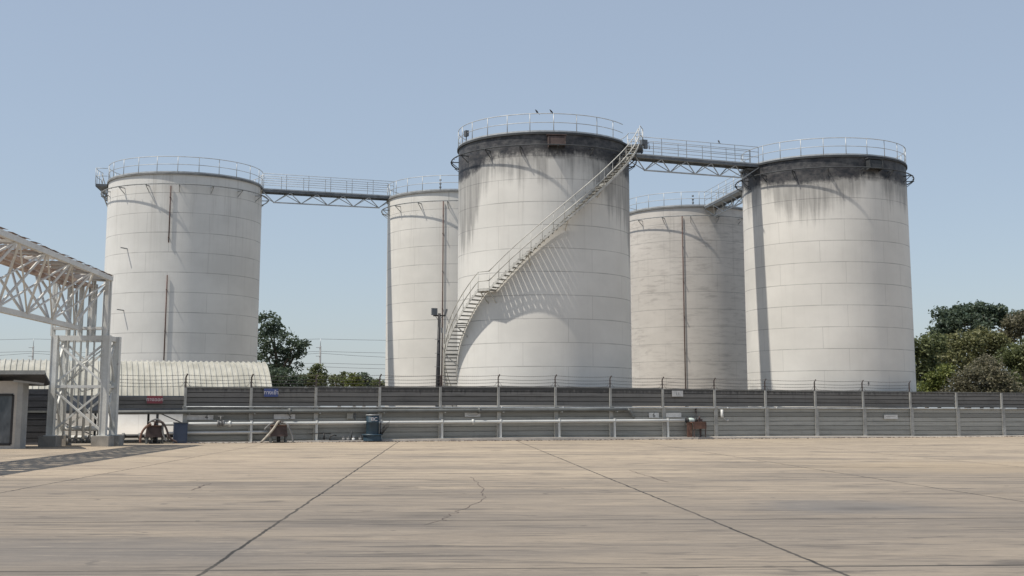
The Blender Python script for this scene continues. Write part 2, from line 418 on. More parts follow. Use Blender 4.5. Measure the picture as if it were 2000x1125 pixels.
def mat_shedroof():
    k = NT('cream_ribbed_roof_sheet')
    p = k.pos()
    n = k.noise(k.scale(p, 1, 1, 0.5), 0.9, 5, 0.6)
    r = k.noise(k.scale(p, 5, 2, 0.5), 1.0, 4, 0.6)
    c = k.mix(k.step(n, 0.3, 0.7), (0.34, 0.33, 0.28), (0.48, 0.465, 0.405))
    c = k.mix(k.math('MULTIPLY', k.step(r, 0.5, 0.75), 0.4), c, (0.27, 0.25, 0.205))
    return k.done(c, 0.42, 0.0, 0.5)
M['shedroof'] = mat_shedroof()
M['eave_shade_and_beam'] = surf('eave_shade_and_beam_grey', (0.15, 0.17, 0.195), 0.6, 0.0, 0.3, 1.0)  # carries the roof foot's shade on the eave strip; the beam shares it
def mat_bridgeroof():
    k = NT('brown_rusted_roof_sheet')
    p = k.pos()
    n = k.noise(k.scale(p, 1.5, 0.7, 1), 1.6, 6, 0.7)
    c = k.mix(k.step(n, 0.35, 0.68), (0.38, 0.27, 0.225), (0.64, 0.54, 0.48))
    return k.done(c, 0.75)
M['bridgeroof'] = mat_bridgeroof()

def mat_leaf(name, a, b_, trans=0.35):
    k = NT(name)
    g = k.n('ShaderNodeNewGeometry')
    big = k.noise(k.pos(), 0.55, 3, 0.6)
    f = k.math('ADD', k.math('MULTIPLY', g.outputs['Random Per Island'], 0.55), k.math('MULTIPLY', big, 0.5))
    c = k.mix(k.step(f, 0.2, 0.85), a, b_)
    k.done(c, 0.5, 0.0, 0.35)
    tr = k.n('ShaderNodeBsdfTranslucent')
    k.put(tr.inputs[0], k.mix(0.2, c, (0.2, 0.24, 0.08)))
    mx = k.n('ShaderNodeMixShader')
    mx.inputs[0].default_value = trans
    out = [n for n in k.t.nodes if n.type == 'OUTPUT_MATERIAL'][0]
    k.t.links.new(k.b.outputs[0], mx.inputs[1]); k.t.links.new(tr.outputs[0], mx.inputs[2])
    k.t.links.new(mx.outputs[0], out.inputs[0])
    return k.m
M['leaf_dark'] = mat_leaf('dark_green_leaves', (0.045, 0.072, 0.055), (0.11, 0.145, 0.098))
M['leaf_mid'] = mat_leaf('mid_green_leaves', (0.065, 0.085, 0.042), (0.19, 0.21, 0.095))
M['leaf_olive'] = mat_leaf('olive_leaves', (0.095, 0.105, 0.05), (0.24, 0.235, 0.11))
M['leaf_dry'] = mat_leaf('dry_brownish_leaves', (0.1, 0.098, 0.066), (0.22, 0.2, 0.135))
M['leaf_bright'] = mat_leaf('bright_yellow_green_leaves', (0.06, 0.085, 0.02), (0.2, 0.22, 0.06))

# ------------------------------------------------------------------ mesh helper
class MB:
    def lean(s, c, n, a):                                     # a slight tilt of a wall panel
        s.v = [(x + n.x * a * z, y + n.y * a * z, z) for x, y, z in s.v]
        return s
    def skew(s, y0, a):                                      # turn a run of members in plan about the tower
        s.v = [(x + a * (y0 - y), y, z) for x, y, z in s.v]
        return s
    def __init__(s):
        s.v, s.f, s.sm, s.mi = [], [], [], []
    def add(s, vs, fs, smooth=False, mi=0):
        o = len(s.v)
        s.v += [tuple(v) for v in vs]
        s.f += [tuple(i + o for i in f) for f in fs]
        s.sm += [smooth] * len(fs)
        s.mi += [mi] * len(fs)
        return s
    def box(s, c, size, rotz=0.0, mi=0):
        hx, hy, hz = (q / 2 for q in size)
        ca, sa = math.cos(rotz), math.sin(rotz)
        vs = []
        for dz in (-hz, hz):
            for dx, dy in ((-hx, -hy), (hx, -hy), (hx, hy), (-hx, hy)):
                vs.append((c[0] + dx * ca - dy * sa, c[1] + dx * sa + dy * ca, c[2] + dz))
        return s.add(vs, [(3, 2, 1, 0), (4, 5, 6, 7), (0, 1, 5, 4), (1, 2, 6, 5), (2, 3, 7, 6), (3, 0, 4, 7)], mi=mi)
    def bar(s, a, b_, w_, h=None, up=None, mi=0):
        a, b_ = Vector(a), Vector(b_)
        h = w_ if h is None else h
        d = (b_ - a).normalized()
        up = Vector((0, 0, 1)) if up is None else Vector(up)
        if abs(d.dot(up)) > 0.97: up = Vector((0, 1, 0))
        sx = d.cross(up).normalized() * (w_ / 2)
        sz = sx.cross(d).normalized() * (h / 2)
        vs = [p + q for p in (a, b_) for q in (-sx - sz, sx - sz, sx + sz, -sx + sz)]
        return s.add(vs, [(0, 1, 2, 3), (7, 6, 5, 4), (0, 4, 5, 1), (1, 5, 6, 2), (2, 6, 7, 3), (3, 7, 4, 0)], mi=mi)
    def tube(s, pts, r, n=6, closed=False, mi=0, caps=True):
        pts = [Vector(p) for p in pts]
        m = len(pts)
        rs = r if isinstance(r, (list, tuple)) else [r] * m
        vs, fs = [], []
        prev = None
        for i, p in enumerate(pts):
            q0 = pts[(i - 1) % m] if (closed or i > 0) else p
            q1 = pts[(i + 1) % m] if (closed or i < m - 1) else p
            d = (q1 - q0).normalized()
            ref = prev if prev is not None else (Vector((0, 0, 1)) if abs(d.z) < 0.9 else Vector((1, 0, 0)))
            x = (ref - d * ref.dot(d))
            if x.length < 1e-6: x = d.orthogonal()
            x.normalize()
            prev = x
            y = d.cross(x)
            for j in range(n):
                t = 2 * PI * j / n
                vs.append(p + x * (rs[i] * math.cos(t)) + y * (rs[i] * math.sin(t)))
        for i in range(m if closed else m - 1):
            a, b_ = i * n, ((i + 1) % m) * n
            for j in range(n):
                fs.append((a + j, a + (j + 1) % n, b_ + (j + 1) % n, b_ + j))
        if caps and not closed:
            fs.append(tuple(range(n - 1, -1, -1)))
            fs.append(tuple(range((m - 1) * n, m * n)))
        return s.add(vs, fs, True, mi)
    def lathe(s, prof, n=48, c=(0, 0, 0), mi=0, smooth=True, a0=0.0, a1=2 * PI):
        vs, fs = [], []
        full = abs(a1 - a0 - 2 * PI) < 1e-6
        k = n if full else n + 1
        for i in range(k):
            t = a0 + (a1 - a0) * i / n
            for (r, z) in prof:
                vs.append((c[0] + r * math.cos(t), c[1] + r * math.sin(t), c[2] + z))
        q = len(prof)
        for i in range(n):
            a, b_ = i * q, ((i + 1) % k) * q
            for j in range(q - 1):
                fs.append((a + j, b_ + j, b_ + j + 1, a + j + 1))
        return s.add(vs, fs, smooth, mi)
    def build(s, name, mat, parent=None, shift=None, weld=False):
        me = bpy.data.meshes.new(name)
        vs = s.v
        off = shift if shift is not None else (parent_loc(parent) if parent else None)
        if off is not None:
            vs = [(v[0] - off[0], v[1] - off[1], v[2] - off[2]) for v in vs]
        me.from_pydata(vs, [], s.f)
        me.polygons.foreach_set('use_smooth', s.sm)
        for mm in (mat if isinstance(mat, (list, tuple)) else [mat]):
            me.materials.append(mm)
        me.polygons.foreach_set('material_index', s.mi)
        me.validate()
        me.update()
        o = bpy.data.objects.new(name, me)
        C.objects.link(o)
        if parent: o.parent = parent
        return o

def parent_loc(o):
    v = Vector((0, 0, 0))
    while o is not None:
        v = v + Vector(o.location)
        o = o.parent
    return v
def tag(o, label, cat, group=None, kind=None):
    if label: o['label'] = label
    if cat: o['category'] = cat
    if group: o['group'] = group
    if kind: o['kind'] = kind
    return o
def thing(name, loc, label, cat, group=None):
    o = bpy.data.objects.new(name, None)
    o.empty_display_size = 0.3
    o.location = loc
    C.objects.link(o)
    return tag(o, label, cat, group)
def inst(src, parent, matrix, name=None):
    """a copy of a part that shares its mesh, placed by a matrix local to its parent"""
    c = src.copy()
    C.objects.link(c)
    c.parent = parent
    c.matrix_local = matrix
    if name: c.name = name
    return c
def text_mesh(txt, size, mat, parent, loc, rotz, name='lettering', ext=0.004):
    cu = bpy.data.curves.new('t', 'FONT')
    cu.body = txt
    cu.size = size
    cu.extrude = ext
    cu.align_x = 'CENTER'; cu.align_y = 'CENTER'
    tmp = bpy.data.objects.new('t', cu)
    C.objects.link(tmp)
    dg = bpy.context.evaluated_depsgraph_get()
    dg.update()
    me = bpy.data.meshes.new_from_object(tmp.evaluated_get(dg))
    bpy.data.objects.remove(tmp)
    me.materials.clear()
    me.materials.append(mat)
    o = bpy.data.objects.new(name, me)
    C.objects.link(o)
    o.parent = parent
    o.matrix_local = Matrix.Translation(Vector(loc)) @ Matrix.Rotation(rotz, 4, 'Z') @ Matrix.Rotation(PI / 2, 4, 'X')
    return o

# ------------------------------------------------------------------ ground
g = MB()
g.add([(-2500, -400, -0.012), (2500, -400, -0.012), (2500, 4000, -0.012), (-2500, 4000, -0.012)], [(0, 1, 2, 3)])
tag(g.build('ground', M['soil']), None, None, kind='structure')
WA, WB = Vector((-12.76, 62.4, 0)), Vector((29.3, 77.2, 0))
WD = (WB - WA).normalized()
WN = Vector((WD.y, -WD.x, 0))                               # towards the yard
WANG = math.atan2(WD.y, WD.x)
def wall_at(px):                                            # the foot of the wall seen in a pixel column
    t = (px - 1000) / F * 1.003
    k = (t * WA.y - WA.x) / (WD.x - t * WD.y)
    return WA + WD * k
g = MB()
l0, l1 = WA - WD * 60, WB + WD * 60
g.add([(-90, -30, 0), (120, -30, 0), (l1.x, l1.y, 0), (l0.x, l0.y, 0)], [(0, 1, 2, 3)])
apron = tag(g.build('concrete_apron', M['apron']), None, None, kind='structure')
def crack(px, wid):
    g = MB()
    P = [gp(*q) for q in px]
    fine = []
    for a, b_ in zip(P[:-1], P[1:]):
        for i in range(5):
            q = a.lerp(b_, i / 5)
            fine.append(q + Vector((random.uniform(-.05, .05), random.uniform(-.12, .12), 0)))
    fine.append(P[-1])
    vs, fs = [], []
    for i, q in enumerate(fine):
        d = (fine[min(i + 1, len(fine) - 1)] - fine[max(i - 1, 0)]).normalized()
        nn = Vector((-d.y, d.x, 0)) * wid * random.uniform(0.4, 1.1)
        vs += [q + nn + Vector((0, 0, .004)), q - nn + Vector((0, 0, .004))]
    for i in range(len(fine) - 1):
        fs.append((2 * i, 2 * i + 1, 2 * i + 3, 2 * i + 2))
    g.add(vs, fs)
    g.build('crack', M['rust_dark'], apron)
crack([(918, 932), (937, 945), (943, 962), (949, 972), (925, 985), (895, 998), (872, 1009), (868, 1017), (828, 1026)], 0.007)
crack([(1225, 918), (1262, 929), (1306, 942)], 0.012)
crack([(380, 957), (398, 948), (410, 945)], 0.012)

# ------------------------------------------------------------------ storage tanks
def pol(c, r, phi, z):
    """point round a tank: phi in degrees from the side that faces the viewer, growing to the right"""
    p = R_(phi)
    return Vector((c[0] + r * math.sin(p), c[1] - r * math.cos(p), z))
RT = 5.11
POST_SRC = {}
def rail_post_mesh(key, h, r, mat):
    if key not in POST_SRC:
        me = bpy.data.meshes.new('railing_post')
        k = MB().tube([(0, 0, 0), (0, 0, h)], r, 6)
        k.box((0, 0, 0.006), (0.09, 0.09, 0.012))
        me.from_pydata(k.v, [], k.f)
        me.polygons.foreach_set('use_smooth', k.sm)
        me.materials.append(mat)
        POST_SRC[key] = me
    return POST_SRC[key]
def add_mesh_child(name, me, parent, matrix):
    o = bpy.data.objects.new(name, me)
    C.objects.link(o)
    o.parent = parent
    o.matrix_local = matrix
    return o

def tank(X, D, H, label, matname, base, stain=0, blotch=0, seed=0.0, hood=None, run_u=None, gap=None, black=False,
         red=None, ring_from=0, postphase=0.0):
    c = (X, D)
    root = thing('storage_tank', (X, D, 0), label, 'storage tank', 'storage tanks of the depot')
    hood_m = None
    if hood is not None:
        a = R_(hood - 90)
        hood_m = (RT * math.atan2(math.sin(a), math.cos(a)), 0.52, 1.35)
    runs = None
    if run_u: runs = [(RT * R_(ph - 90), wd, add) for ph, wd, add in run_u]
    m = mat_shell(matname, RT, H, base, stain, blotch, seed, hood_m, runs)
    k = MB()
    prof = [(RT + 0.05, 0.0), (RT + 0.05, 0.12), (RT, 0.12)]
    nc = 13
    prof += [(RT, H * i / nc) for i in range(1, nc + 1)]
    k.lathe(prof, 128, (X, D, 0), smooth=True)
    sh = k.build('shell', m, root)
    for p_ in sh.data.polygons: p_.use_smooth = True
    k = MB().lathe([(RT - 0.02, H + 0.004), (RT * 0.5, H + 0.30), (0.02, H + 0.5)], 64, (X, D, 0))
    k.build('roof', M['roofplate'], root)
    k = MB().lathe([(RT - 0.03, H - 0.09), (RT + 0.09, H - 0.09), (RT + 0.09, H + 0.03), (RT - 0.03, H + 0.03), (RT - 0.03, H - 0.09)], 128, (X, D, 0), smooth=False)
    k.build('roof_edge', M['edge_black'] if black else M['edge'], root)
    # railing round the roof
    k = MB()
    rr = RT + 0.02
    a0, a1 = (gap[1], gap[0] + 360) if gap else (0, 360)
    n = 90
    ang = [a0 + (a1 - a0) * i / n for i in range(n + 1)]
    for hz, rad in ((1.06, 0.024), (0.55, 0.02)):
        pts = [pol(c, rr, a, H + 0.03 + hz) for a in ang]
        if gap: k.tube(pts, rad, 6)
        else: k.tube(pts[:-1], rad, 6, closed=True)
    vs, fs = [], []                                          # toe plate
    for i, a in enumerate(ang):
        vs += [pol(c, rr, a, H + 0.035), pol(c, rr, a, H + 0.13), pol(c, rr + 0.008, a, H + 0.13), pol(c, rr + 0.008, a, H + 0.035)]
        if i:
            for j in range(4):
                fs.append((4 * i - 4 + j, 4 * i - 4 + (j + 1) % 4, 4 * i + (j + 1) % 4, 4 * i + j))
    k.add(vs, fs)
    seen = []
    for i in range(24):
        a = postphase + i * 15.0
        a_ = (a + 180) % 360 - 180
        if gap and gap[0] < a_ < gap[1]: continue
        if abs(a_) <= 97: seen.append(a_)
        else: k.tube([pol(c, rr, a_, H + 0.03), pol(c, rr, a_, H + 1.09)], 0.024, 6)
    rail = k.build('railing', M['galv'], root)
    me = rail_post_mesh('tank', 1.06, 0.024, M['galv'])
    for a_ in seen:
        q = pol(c, rr, a_, H + 0.03)
        add_mesh_child('railing_post', me, rail, Matrix.Translation((q.x - X, q.y - D, q.z)))
    # cooling ring on brackets
    zr = H - 0.78
    k = MB()
    k.tube([pol(c, RT + 0.44, i * 4, zr) for i in range(90)], 0.036, 7, closed=True)
    for i in range(60): # spray heads
        q = pol(c, RT + 0.40, i * 6 + 2, zr)
        k.tube([q, q + (Vector((X, D, zr)) - q).normalized() * 0.07 + Vector((0, 0, -0.03))], 0.014, 4)
    ringm = M['edge_black'] if black else M['ringpipe']
    ring = k.build('cooling_ring', ringm, root)
    for i in range(16):
        a = 7 + ring_from + i * 22.5
        a_ = (a + 180) % 360 - 180
        k = MB()
        k.bar(pol(c, RT - 0.02, a, zr - 0.06), pol(c, RT + 0.5, a, zr - 0.06), 0.05, 0.05)
        k.bar(pol(c, RT - 0.02, a, zr - 0.45), pol(c, RT + 0.42, a, zr - 0.10), 0.035, 0.035)
        k.build('ring_bracket', ringm, ring)
    # rust-red drain pipe down the front
    if red is not None:
        segs, px, py = red
        dd = ray(px, py)
        az = math.atan2(dd.x, dd.y)
        rho = math.hypot(X, D)
        # angle on the shell hit by that line of sight
        best = min((abs(math.atan2(pol(c, RT + .12, ph, 0).x, pol(c, RT + .12, ph, 0).y) - az), ph) for ph in [i * 0.1 for i in range(-800, 800)])
        ph = best[1]
        for z0, z1 in segs:
            k = MB()
            k.tube([pol(c, RT + 0.09, ph, z0), pol(c, RT + 0.09, ph, z1)], 0.04, 8)
            for zz in [z0 + 0.3 + i * 2.62 for i in range(int((z1 - z0) / 2.62) + 1)]:
                if zz < z1:
                    k.bar(pol(c, RT - 0.02, ph, zz), pol(c, RT + 0.25, ph, zz), 0.05, 0.05)
            k.build('drain_pipe', M['redpipe'], root)
    if hood is not None:
        k = MB()
        t_ = R_(hood)
        ex = Vector((math.cos(t_), math.sin(t_), 0)); eo = Vector((math.sin(t_), -math.cos(t_), 0))
        o0 = Vector((X, D, 0)) + eo * (RT - 0.03)
        def q(a, o, z): return o0 + ex * a + eo * o + Vector((0, 0, z))
        z1, z0 = H - 0.22, H - 0.9
        vs = [q(-.5, 0, z1), q(.5, 0, z1), q(.5, .34, z1 - .04), q(-.5, .34, z1 - .04), q(-.46, 0, z0), q(.46, 0, z0), q(.46, .42, z0 + .1), q(-.46, .42, z0 + .1)]
        k.add(vs, [(0, 1, 2, 3), (3, 2, 6, 7), (0, 3, 7, 4), (1, 5, 6, 2)])
        k.bar(q(-.55, .18, z1 + .035), q(.55, .18, z1 + .035), 0.4, 0.06)
        for a in (-.46, .46): k.bar(q(a, .44, z0 + .1), q(a, .36, z1 - .05), 0.04, 0.04)
        k.bar(q(-.48, .445, z0 + .1), q(.48, .445, z0 + .1), 0.04, 0.045)
        k.build('overflow_hood', M['rust_dark'] if hood < 15 else M['edge_black'], root)
    return root

WHITE = (0.72, 0.70, 0.655)
tC = tank(1.90, 75.0, 17.0, 'tall pale tank with a sooty black top and a stair winding up its front', 'stair_tank_plates', (0.70, 0.685, 0.645),
          stain=2.3, seed=1.3, hood=6.5, run_u=[(-70, 3.4, 2.4), (50, 2.6, 1.6), (84, 2.4, 3.2)], gap=(63, 90), black=True, postphase=5.0)
tR = tank(19.94, 80.12, 16.72, 'white tank with black stained rim nearest the green trees, no stair on its front', 'tree_side_tank_plates', WHITE,
          stain=1.3, seed=4.1, hood=21, run_u=[(-34, 2.6, 1.3), (-76, 1.4, 1.0), (-9, 2.5, .7), (46, 3, .6)], black=True, postphase=2.0, ring_from=5)
tL = tank(-22.37, 85.94, 16.75, 'clean pale grey tank rising behind the curved shed roof and white pipe bridge', 'shed_side_tank_plates', (0.68, 0.67, 0.64),
          seed=7.7, red=([(12.2, 15.9), (3.6, 10.1)], 328, 500), postphase=8.0, ring_from=3)
X2, D2, H2 = -4.05, 92.6, 16.75
tB = tank(X2, D2, H2, 'cream tank half hidden behind the stair tank, with the floodlight pole before it', 'half_hidden_tank_plates', WHITE,
          seed=2.9, red=([(0.3, 16.0)], 865, 500), postphase=4.0, ring_from=11)
X4, D4, H4 = 14.0, 99.4, 16.75
tG = tank(X4, D4, H4, 'blotchy grey weathered tank set back between the two black topped tanks', 'blotchy_tank_plates', (0.60, 0.565, 0.52),
          blotch=0.6, seed=9.2, red=([(0.3, 16.0)], 1335, 560), postphase=1.0, ring_from=9)

# small fittings on the tank roofs
def vent(root, c, phi, H, r=RT - 0.35):
    q = pol(c, r, phi, H + 0.02)
    k = MB().tube([q, q + Vector((0, 0, 0.42))], 0.035, 8)
    for z in (0.2, 0.46, 0.72):
        k.lathe([(0.0, z - .07), (0.075, z - .06), (0.075, z + .05), (0.0, z + .07)], 8, (q.x, q.y, q.z))
    k.build('gauge_vent', M['steel_dark'], root)
vent(tB, (X2, D2), -12, H2 + 0.1)
vent(tG, (X4, D4), -4, H4 + 0.1)
q = pol((1.9, 75), RT + 0.02, -63, 17.0)
k = MB().box((q.x, q.y, 17.55), (0.3, 0.2, 0.34), R_(-63)).tube([(q.x, q.y, 17.0), (q.x, q.y, 17.45)], 0.03, 6)
k.build('junction_box', M['steel_dark'], tC)
q = pol((19.94, 80.12), RT, 88, 16.4)
MB().tube([q, q + Vector((0.62, -0.02, 0))], 0.03, 6).build('outlet_stub', M['steel_dark'], tR)
# little pegs of the old stair cleats on the shed-side tank
for px, py in ((248, 497), (241, 613)):
    dd = ray(px, py); az = math.atan2(dd.x, dd.y)
    ph = min((abs(math.atan2(pol((-22.37, 85.94), RT, p_, 0).x, pol((-22.37, 85.94), RT, p_, 0).y) - az), p_) for p_ in [i * 0.2 for i in range(-430, 0)])[1]
    z = at(px, py, 84.5).z
    MB().bar(pol((-22.37, 85.94), RT - .02, ph, z), pol((-22.37, 85.94), RT + .55, ph, z + .02), 0.06, 0.06).build('cleat', M['ringpipe'], tL)

# ------------------------------------------------------------------ spiral stairs
def stair(root, c, flights, H, seen=None, plat=None, brace=()):
    """flights: (phi0, z0, phi1, z1) rising clockwise seen from above when phi grows; treads are plates of their own"""
    X, D = c
    ri, ro = RT + 0.06, RT + 0.78
    k = MB()
    def band(phis_z, r, h, t):
        vs, fs = [], []
        for i, (a, z) in enumerate(phis_z):
            for rr, zz in ((r - t, z - h / 2), (r + t, z - h / 2), (r + t, z + h / 2), (r - t, z + h / 2)):
                vs.append(pol(c, rr, a, zz))
            if i:
                for j in range(4):
                    fs.append((4 * i - 4 + j, 4 * i - 4 + (j + 1) % 4, 4 * i + (j + 1) % 4, 4 * i + j))
        fs += [(0, 1, 2, 3), (len(vs) - 1, len(vs) - 2, len(vs) - 3, len(vs) - 4)]
        k.add(vs, fs)
    path = []
    for (p0, z0, p1, z1) in flights:
        n = max(2, int(abs(p1 - p0) / 2))
        path += [(p0 + (p1 - p0) * i / n, z0 + (z1 - z0) * i / n) for i in range(n + 1)]
    band([(a, z - 0.03) for a, z in path], ro, 0.15, 0.012)
    band([(a, z - 0.03) for a, z in path], ri, 0.07, 0.010)
    treads = []
    for (p0, z0, p1, z1) in flights:
        if abs(z1 - z0) < 0.05: continue
        n = int(round(abs(z1 - z0) / 0.207))
        treads += [(p0 + (p1 - p0) * (i + .5) / n, z0 + (z1 - z0) * (i + .5) / n) for i in range(n)]
    vis = [t for t in treads if seen is None or seen(t)]
    hid = [t for t in treads if not (seen is None or seen(t))]
    for a, z in hid:
        k.bar(pol(c, ri, a, z), pol(c, ro, a, z), 0.25, 0.035)
    st = k.build('spiral_stair', M['stairpaint'], root)
    tm = MB().box(((ri + ro) / 2 - RT, 0, 0), (ro - ri - 0.03, 0.235, 0.03))
    tm.bar((ri - RT, -0.12, -0.02), (ro - RT, -0.12, -0.02), 0.02, 0.035).bar((ri - RT, 0.12, -0.02), (ro - RT, 0.12, -0.02), 0.02, 0.035)
    me = bpy.data.meshes.new('tread'); me.from_pydata(tm.v, [], tm.f); me.materials.append(M['tread'])
    for a, z in vis:
        q = pol(c, RT, a, z)
        add_mesh_child('tread', me, st, Matrix.Translation((q.x - X, q.y - D, z)) @ Matrix.Rotation(R_(a - 90), 4, 'Z'))
    # landings
    for (p0, z0, p1, z1) in flights:
        if abs(z1 - z0) < 0.05:
            n = 6
            vs, fs = [], []
            for i in range(n + 1):
                a = p0 + (p1 - p0) * i / n
                for rr, dz in ((ri, -.04), (ro, -.04), (ro, .01), (ri, .01)): vs.append(pol(c, rr, a, z0 + dz))
                if i:
                    for j in range(4): fs.append((4 * i - 4 + j, 4 * i - 4 + (j + 1) % 4, 4 * i + (j + 1) % 4, 4 * i + j))
            fs += [(0, 1, 2, 3), (4 * n + 3, 4 * n + 2, 4 * n + 1, 4 * n)]
            MB().add(vs, fs).build('landing', M['stairpaint'], st)
    # handrail
    k = MB()
    for hz, rad in ((0.98, 0.028), (0.46, 0.032)):
        k.tube([pol(c, ro, a, z + hz) for a, z in path], rad, 6)
    hr = k.build('handrail', M['stairpaint'], st)
    me = rail_post_mesh('stair', 0.98, 0.017, M['stairpaint'])
    tot = 0; last = None
    for a, z in path:
        if last is not None: tot += abs(a - last) * R_(1) * ro
        if last is None or tot > 0.55:
            if seen is None or seen((a, z)):
                q = pol(c, ro, a, z)
                add_mesh_child('handrail_post', me, hr, Matrix.Translation((q.x - X, q.y - D, z)))
            tot = 0
        last = a
    for a, z in brace:
        kb = MB()
        kb.bar(pol(c, RT - .02, a, z - .75), pol(c, ro, a, z - .08), 0.05, 0.05).bar(pol(c, RT - .02, a, z - .09), pol(c, ro, a, z - .09), 0.05, 0.05)
        kb.build('stair_brace', M['stairpaint'], st)
    return st
fl = [(-131, 0.1, -40, 8.2), (-40, 8.2, -32.5, 8.2), (-32.5, 8.2, 40, 14.5), (40, 14.5, 70, 16.95)]
stair(tC, (1.9, 75.0), fl, 17.0, seen=lambda t: t[0] > -112,
      brace=[(-39, 8.2), (-33, 8.2), (-60, 6.4), (-78, 4.8), (-10, 10.2), (12, 12.2), (35, 14.2), (55, 16.0)])
stair(tL, (-22.37, 85.94), [(-262, 0.1, -91, 16.7)], 16.7, seen=lambda t: t[0] > -122)

def top_platform(root, c, phi0, phi1, H, rails=True):
    X, D = c
    ri, ro = RT + 0.10, RT + 0.86
    n = 5
    vs, fs = [], []
    for i in range(n + 1):
        a = phi0 + (phi1 - phi0) * i / n
        for rr, dz in ((ri, -.16), (ro, -.16), (ro, 0), (ri, 0)): vs.append(pol(c, rr, a, H + dz))
        if i:
            for j in range(4): fs.append((4 * i - 4 + j, 4 * i - 4 + (j + 1) % 4, 4 * i + (j + 1) % 4, 4 * i + j))
    fs += [(0, 1, 2, 3), (4 * n + 3, 4 * n + 2, 4 * n + 1, 4 * n)]
    k = MB().add(vs, fs)
    for a in (phi0 + 1, phi1 - 1):
        k.bar(pol(c, RT - .02, a, H - 0.95), pol(c, ro - .05, a, H - .16), 0.06, 0.06)
    p = k.build('stair_head_platform', M['steel_dark'], root)
    k = MB()
    for hz in (0.55, 1.08):
        k.tube([pol(c, ro, phi0 + (phi1 - phi0) * i / n, H + hz) for i in range(n + 1)] + [pol(c, ri, phi1, H + hz)], 0.022, 6)
    for i in range(4):
        a = phi0 + (phi1 - phi0) * i / 3
        k.tube([pol(c, ro, a, H), pol(c, ro, a, H + 1.08)], 0.022, 6)
    k.build('platform_railing', M['galv'], root)
top_platform(tC, (1.9, 75.0), 70, 89, 17.0)
top_platform(tL, (-22.37, 85.94), -95, -77, 16.72)
q = pol((1.9, 75.0), RT + 0.95, 76, 17.05)
k = MB().box((q.x, q.y, 17.2), (0.36, 0.3, 0.3), 0.4).box((q.x + .12, q.y, 16.95), (0.2, 0.2, 0.25), 0.2).tube([(q.x, q.y, 16.9), (q.x + .3, q.y, 17.2), (q.x + .34, q.y, 16.8)], 0.03, 6)
k.build('junction_box', M['steel_dark'], tC)

# ------------------------------------------------------------------ catwalks between the tank tops
def catwalk(p0, p1, label, width=0.92, panels=5, truss=True):
    p0, p1 = Vector(p0), Vector(p1)
    root = thing('catwalk', p0, label, 'catwalk', 'catwalks between the tank tops')
    d = (p1 - p0); L = d.length; d = d.normalized()
    s = Vector((d.y, -d.x, 0)).normalized() * (width / 2)
    up = Vector((0, 0, 1))
    k = MB().bar(p0 - up * .02, p1 - up * .02, width + .12, 0.08)
    k.build('deck', M['galv'], root)
    for sg in (-1, 1):
        k = MB().bar(p0 + s * sg * 1.04 - up * .12, p1 + s * sg * 1.04 - up * .13, 0.05, 0.2)
        k.build('side_beam', M['steel_dark'], root)
    if truss:
        k = MB()
        bt = [p0 + d * (L * (0.10 + 0.80 * i / (panels - 1))) - up * 0.86 for i in range(panels)]
        k.bar(bt[0] - d * .06, bt[-1] + d * .06, 0.08, 0.08)
        tops = [p0 + d * (L * (0.0 + 1.0 * i / panels)) - up * .22 for i in range(panels + 1)]
        for i, q in enumerate(bt):
            for sg in (-1, 1):
                k.bar(tops[i] + s * sg, q, 0.045, 0.045)
                k.bar(tops[i + 1] + s * sg, q, 0.045, 0.045)
        k.build('truss', M['galv'], root)
    for sg in (-1, 1):
        k = MB()
        for hz in (0.42, 0.74, 1.06):
            k.tube([p0 + s * sg + up * hz, p1 + s * sg + up * hz], 0.019, 6)
        r_ = k.build('railing', M['galv'], root)
        me = rail_post_mesh('walk', 1.06, 0.021, M['galv'])
        n = int(L / 1.55)
        for i in range(n + 1):
            q = p0 + d * (L * (i + 0.02) / (n + 0.04)) + s * sg
            add_mesh_child('railing_post', me, r_, Matrix.Translation(q - p0))
    return root
# shed-side tank to half-hidden tank, stair tank to tree-side tank, blotchy tank to tree-side tank
cw1 = catwalk(at(509, 370, 86.2), at(764, 384.5, 91.6), 'truss catwalk from the shed side tank to the half hidden cream tank')
cw2 = catwalk(at(1234, 303, 74.3), at(1474, 322.5, 78.2), 'truss catwalk joining the two black topped tanks')
cw3 = catwalk((X4 + 0.95, D4 - 5.0, H4), (16.5, 84.2, 16.72), 'short dark catwalk from the blotchy set back tank behind the tree side tank', panels=5)
# bearing of the long catwalk on the tree-side tank
k = MB()
q = at(1462, 333, 78.4)
k.box((q.x, q.y, q.z), (0.75, 1.1, 0.1), 0.3)
k.bar(q + Vector((-.3, -.4, 0)), q + Vector((.55, -.1, -.8)), 0.06, 0.06).bar(q + Vector((-.3, .4, 0)), q + Vector((.55, .5, -.8)), 0.06, 0.06)
k.tube([q + Vector((-.25, -.35, 0)), q + Vector((-.38, -.38, -.45)), q + Vector((-.3, -.3, -1.1)), q + Vector((.05, -.2, -1.25))], 0.03, 6)
k.build('catwalk_bearing', M['steel_dark'], tR)

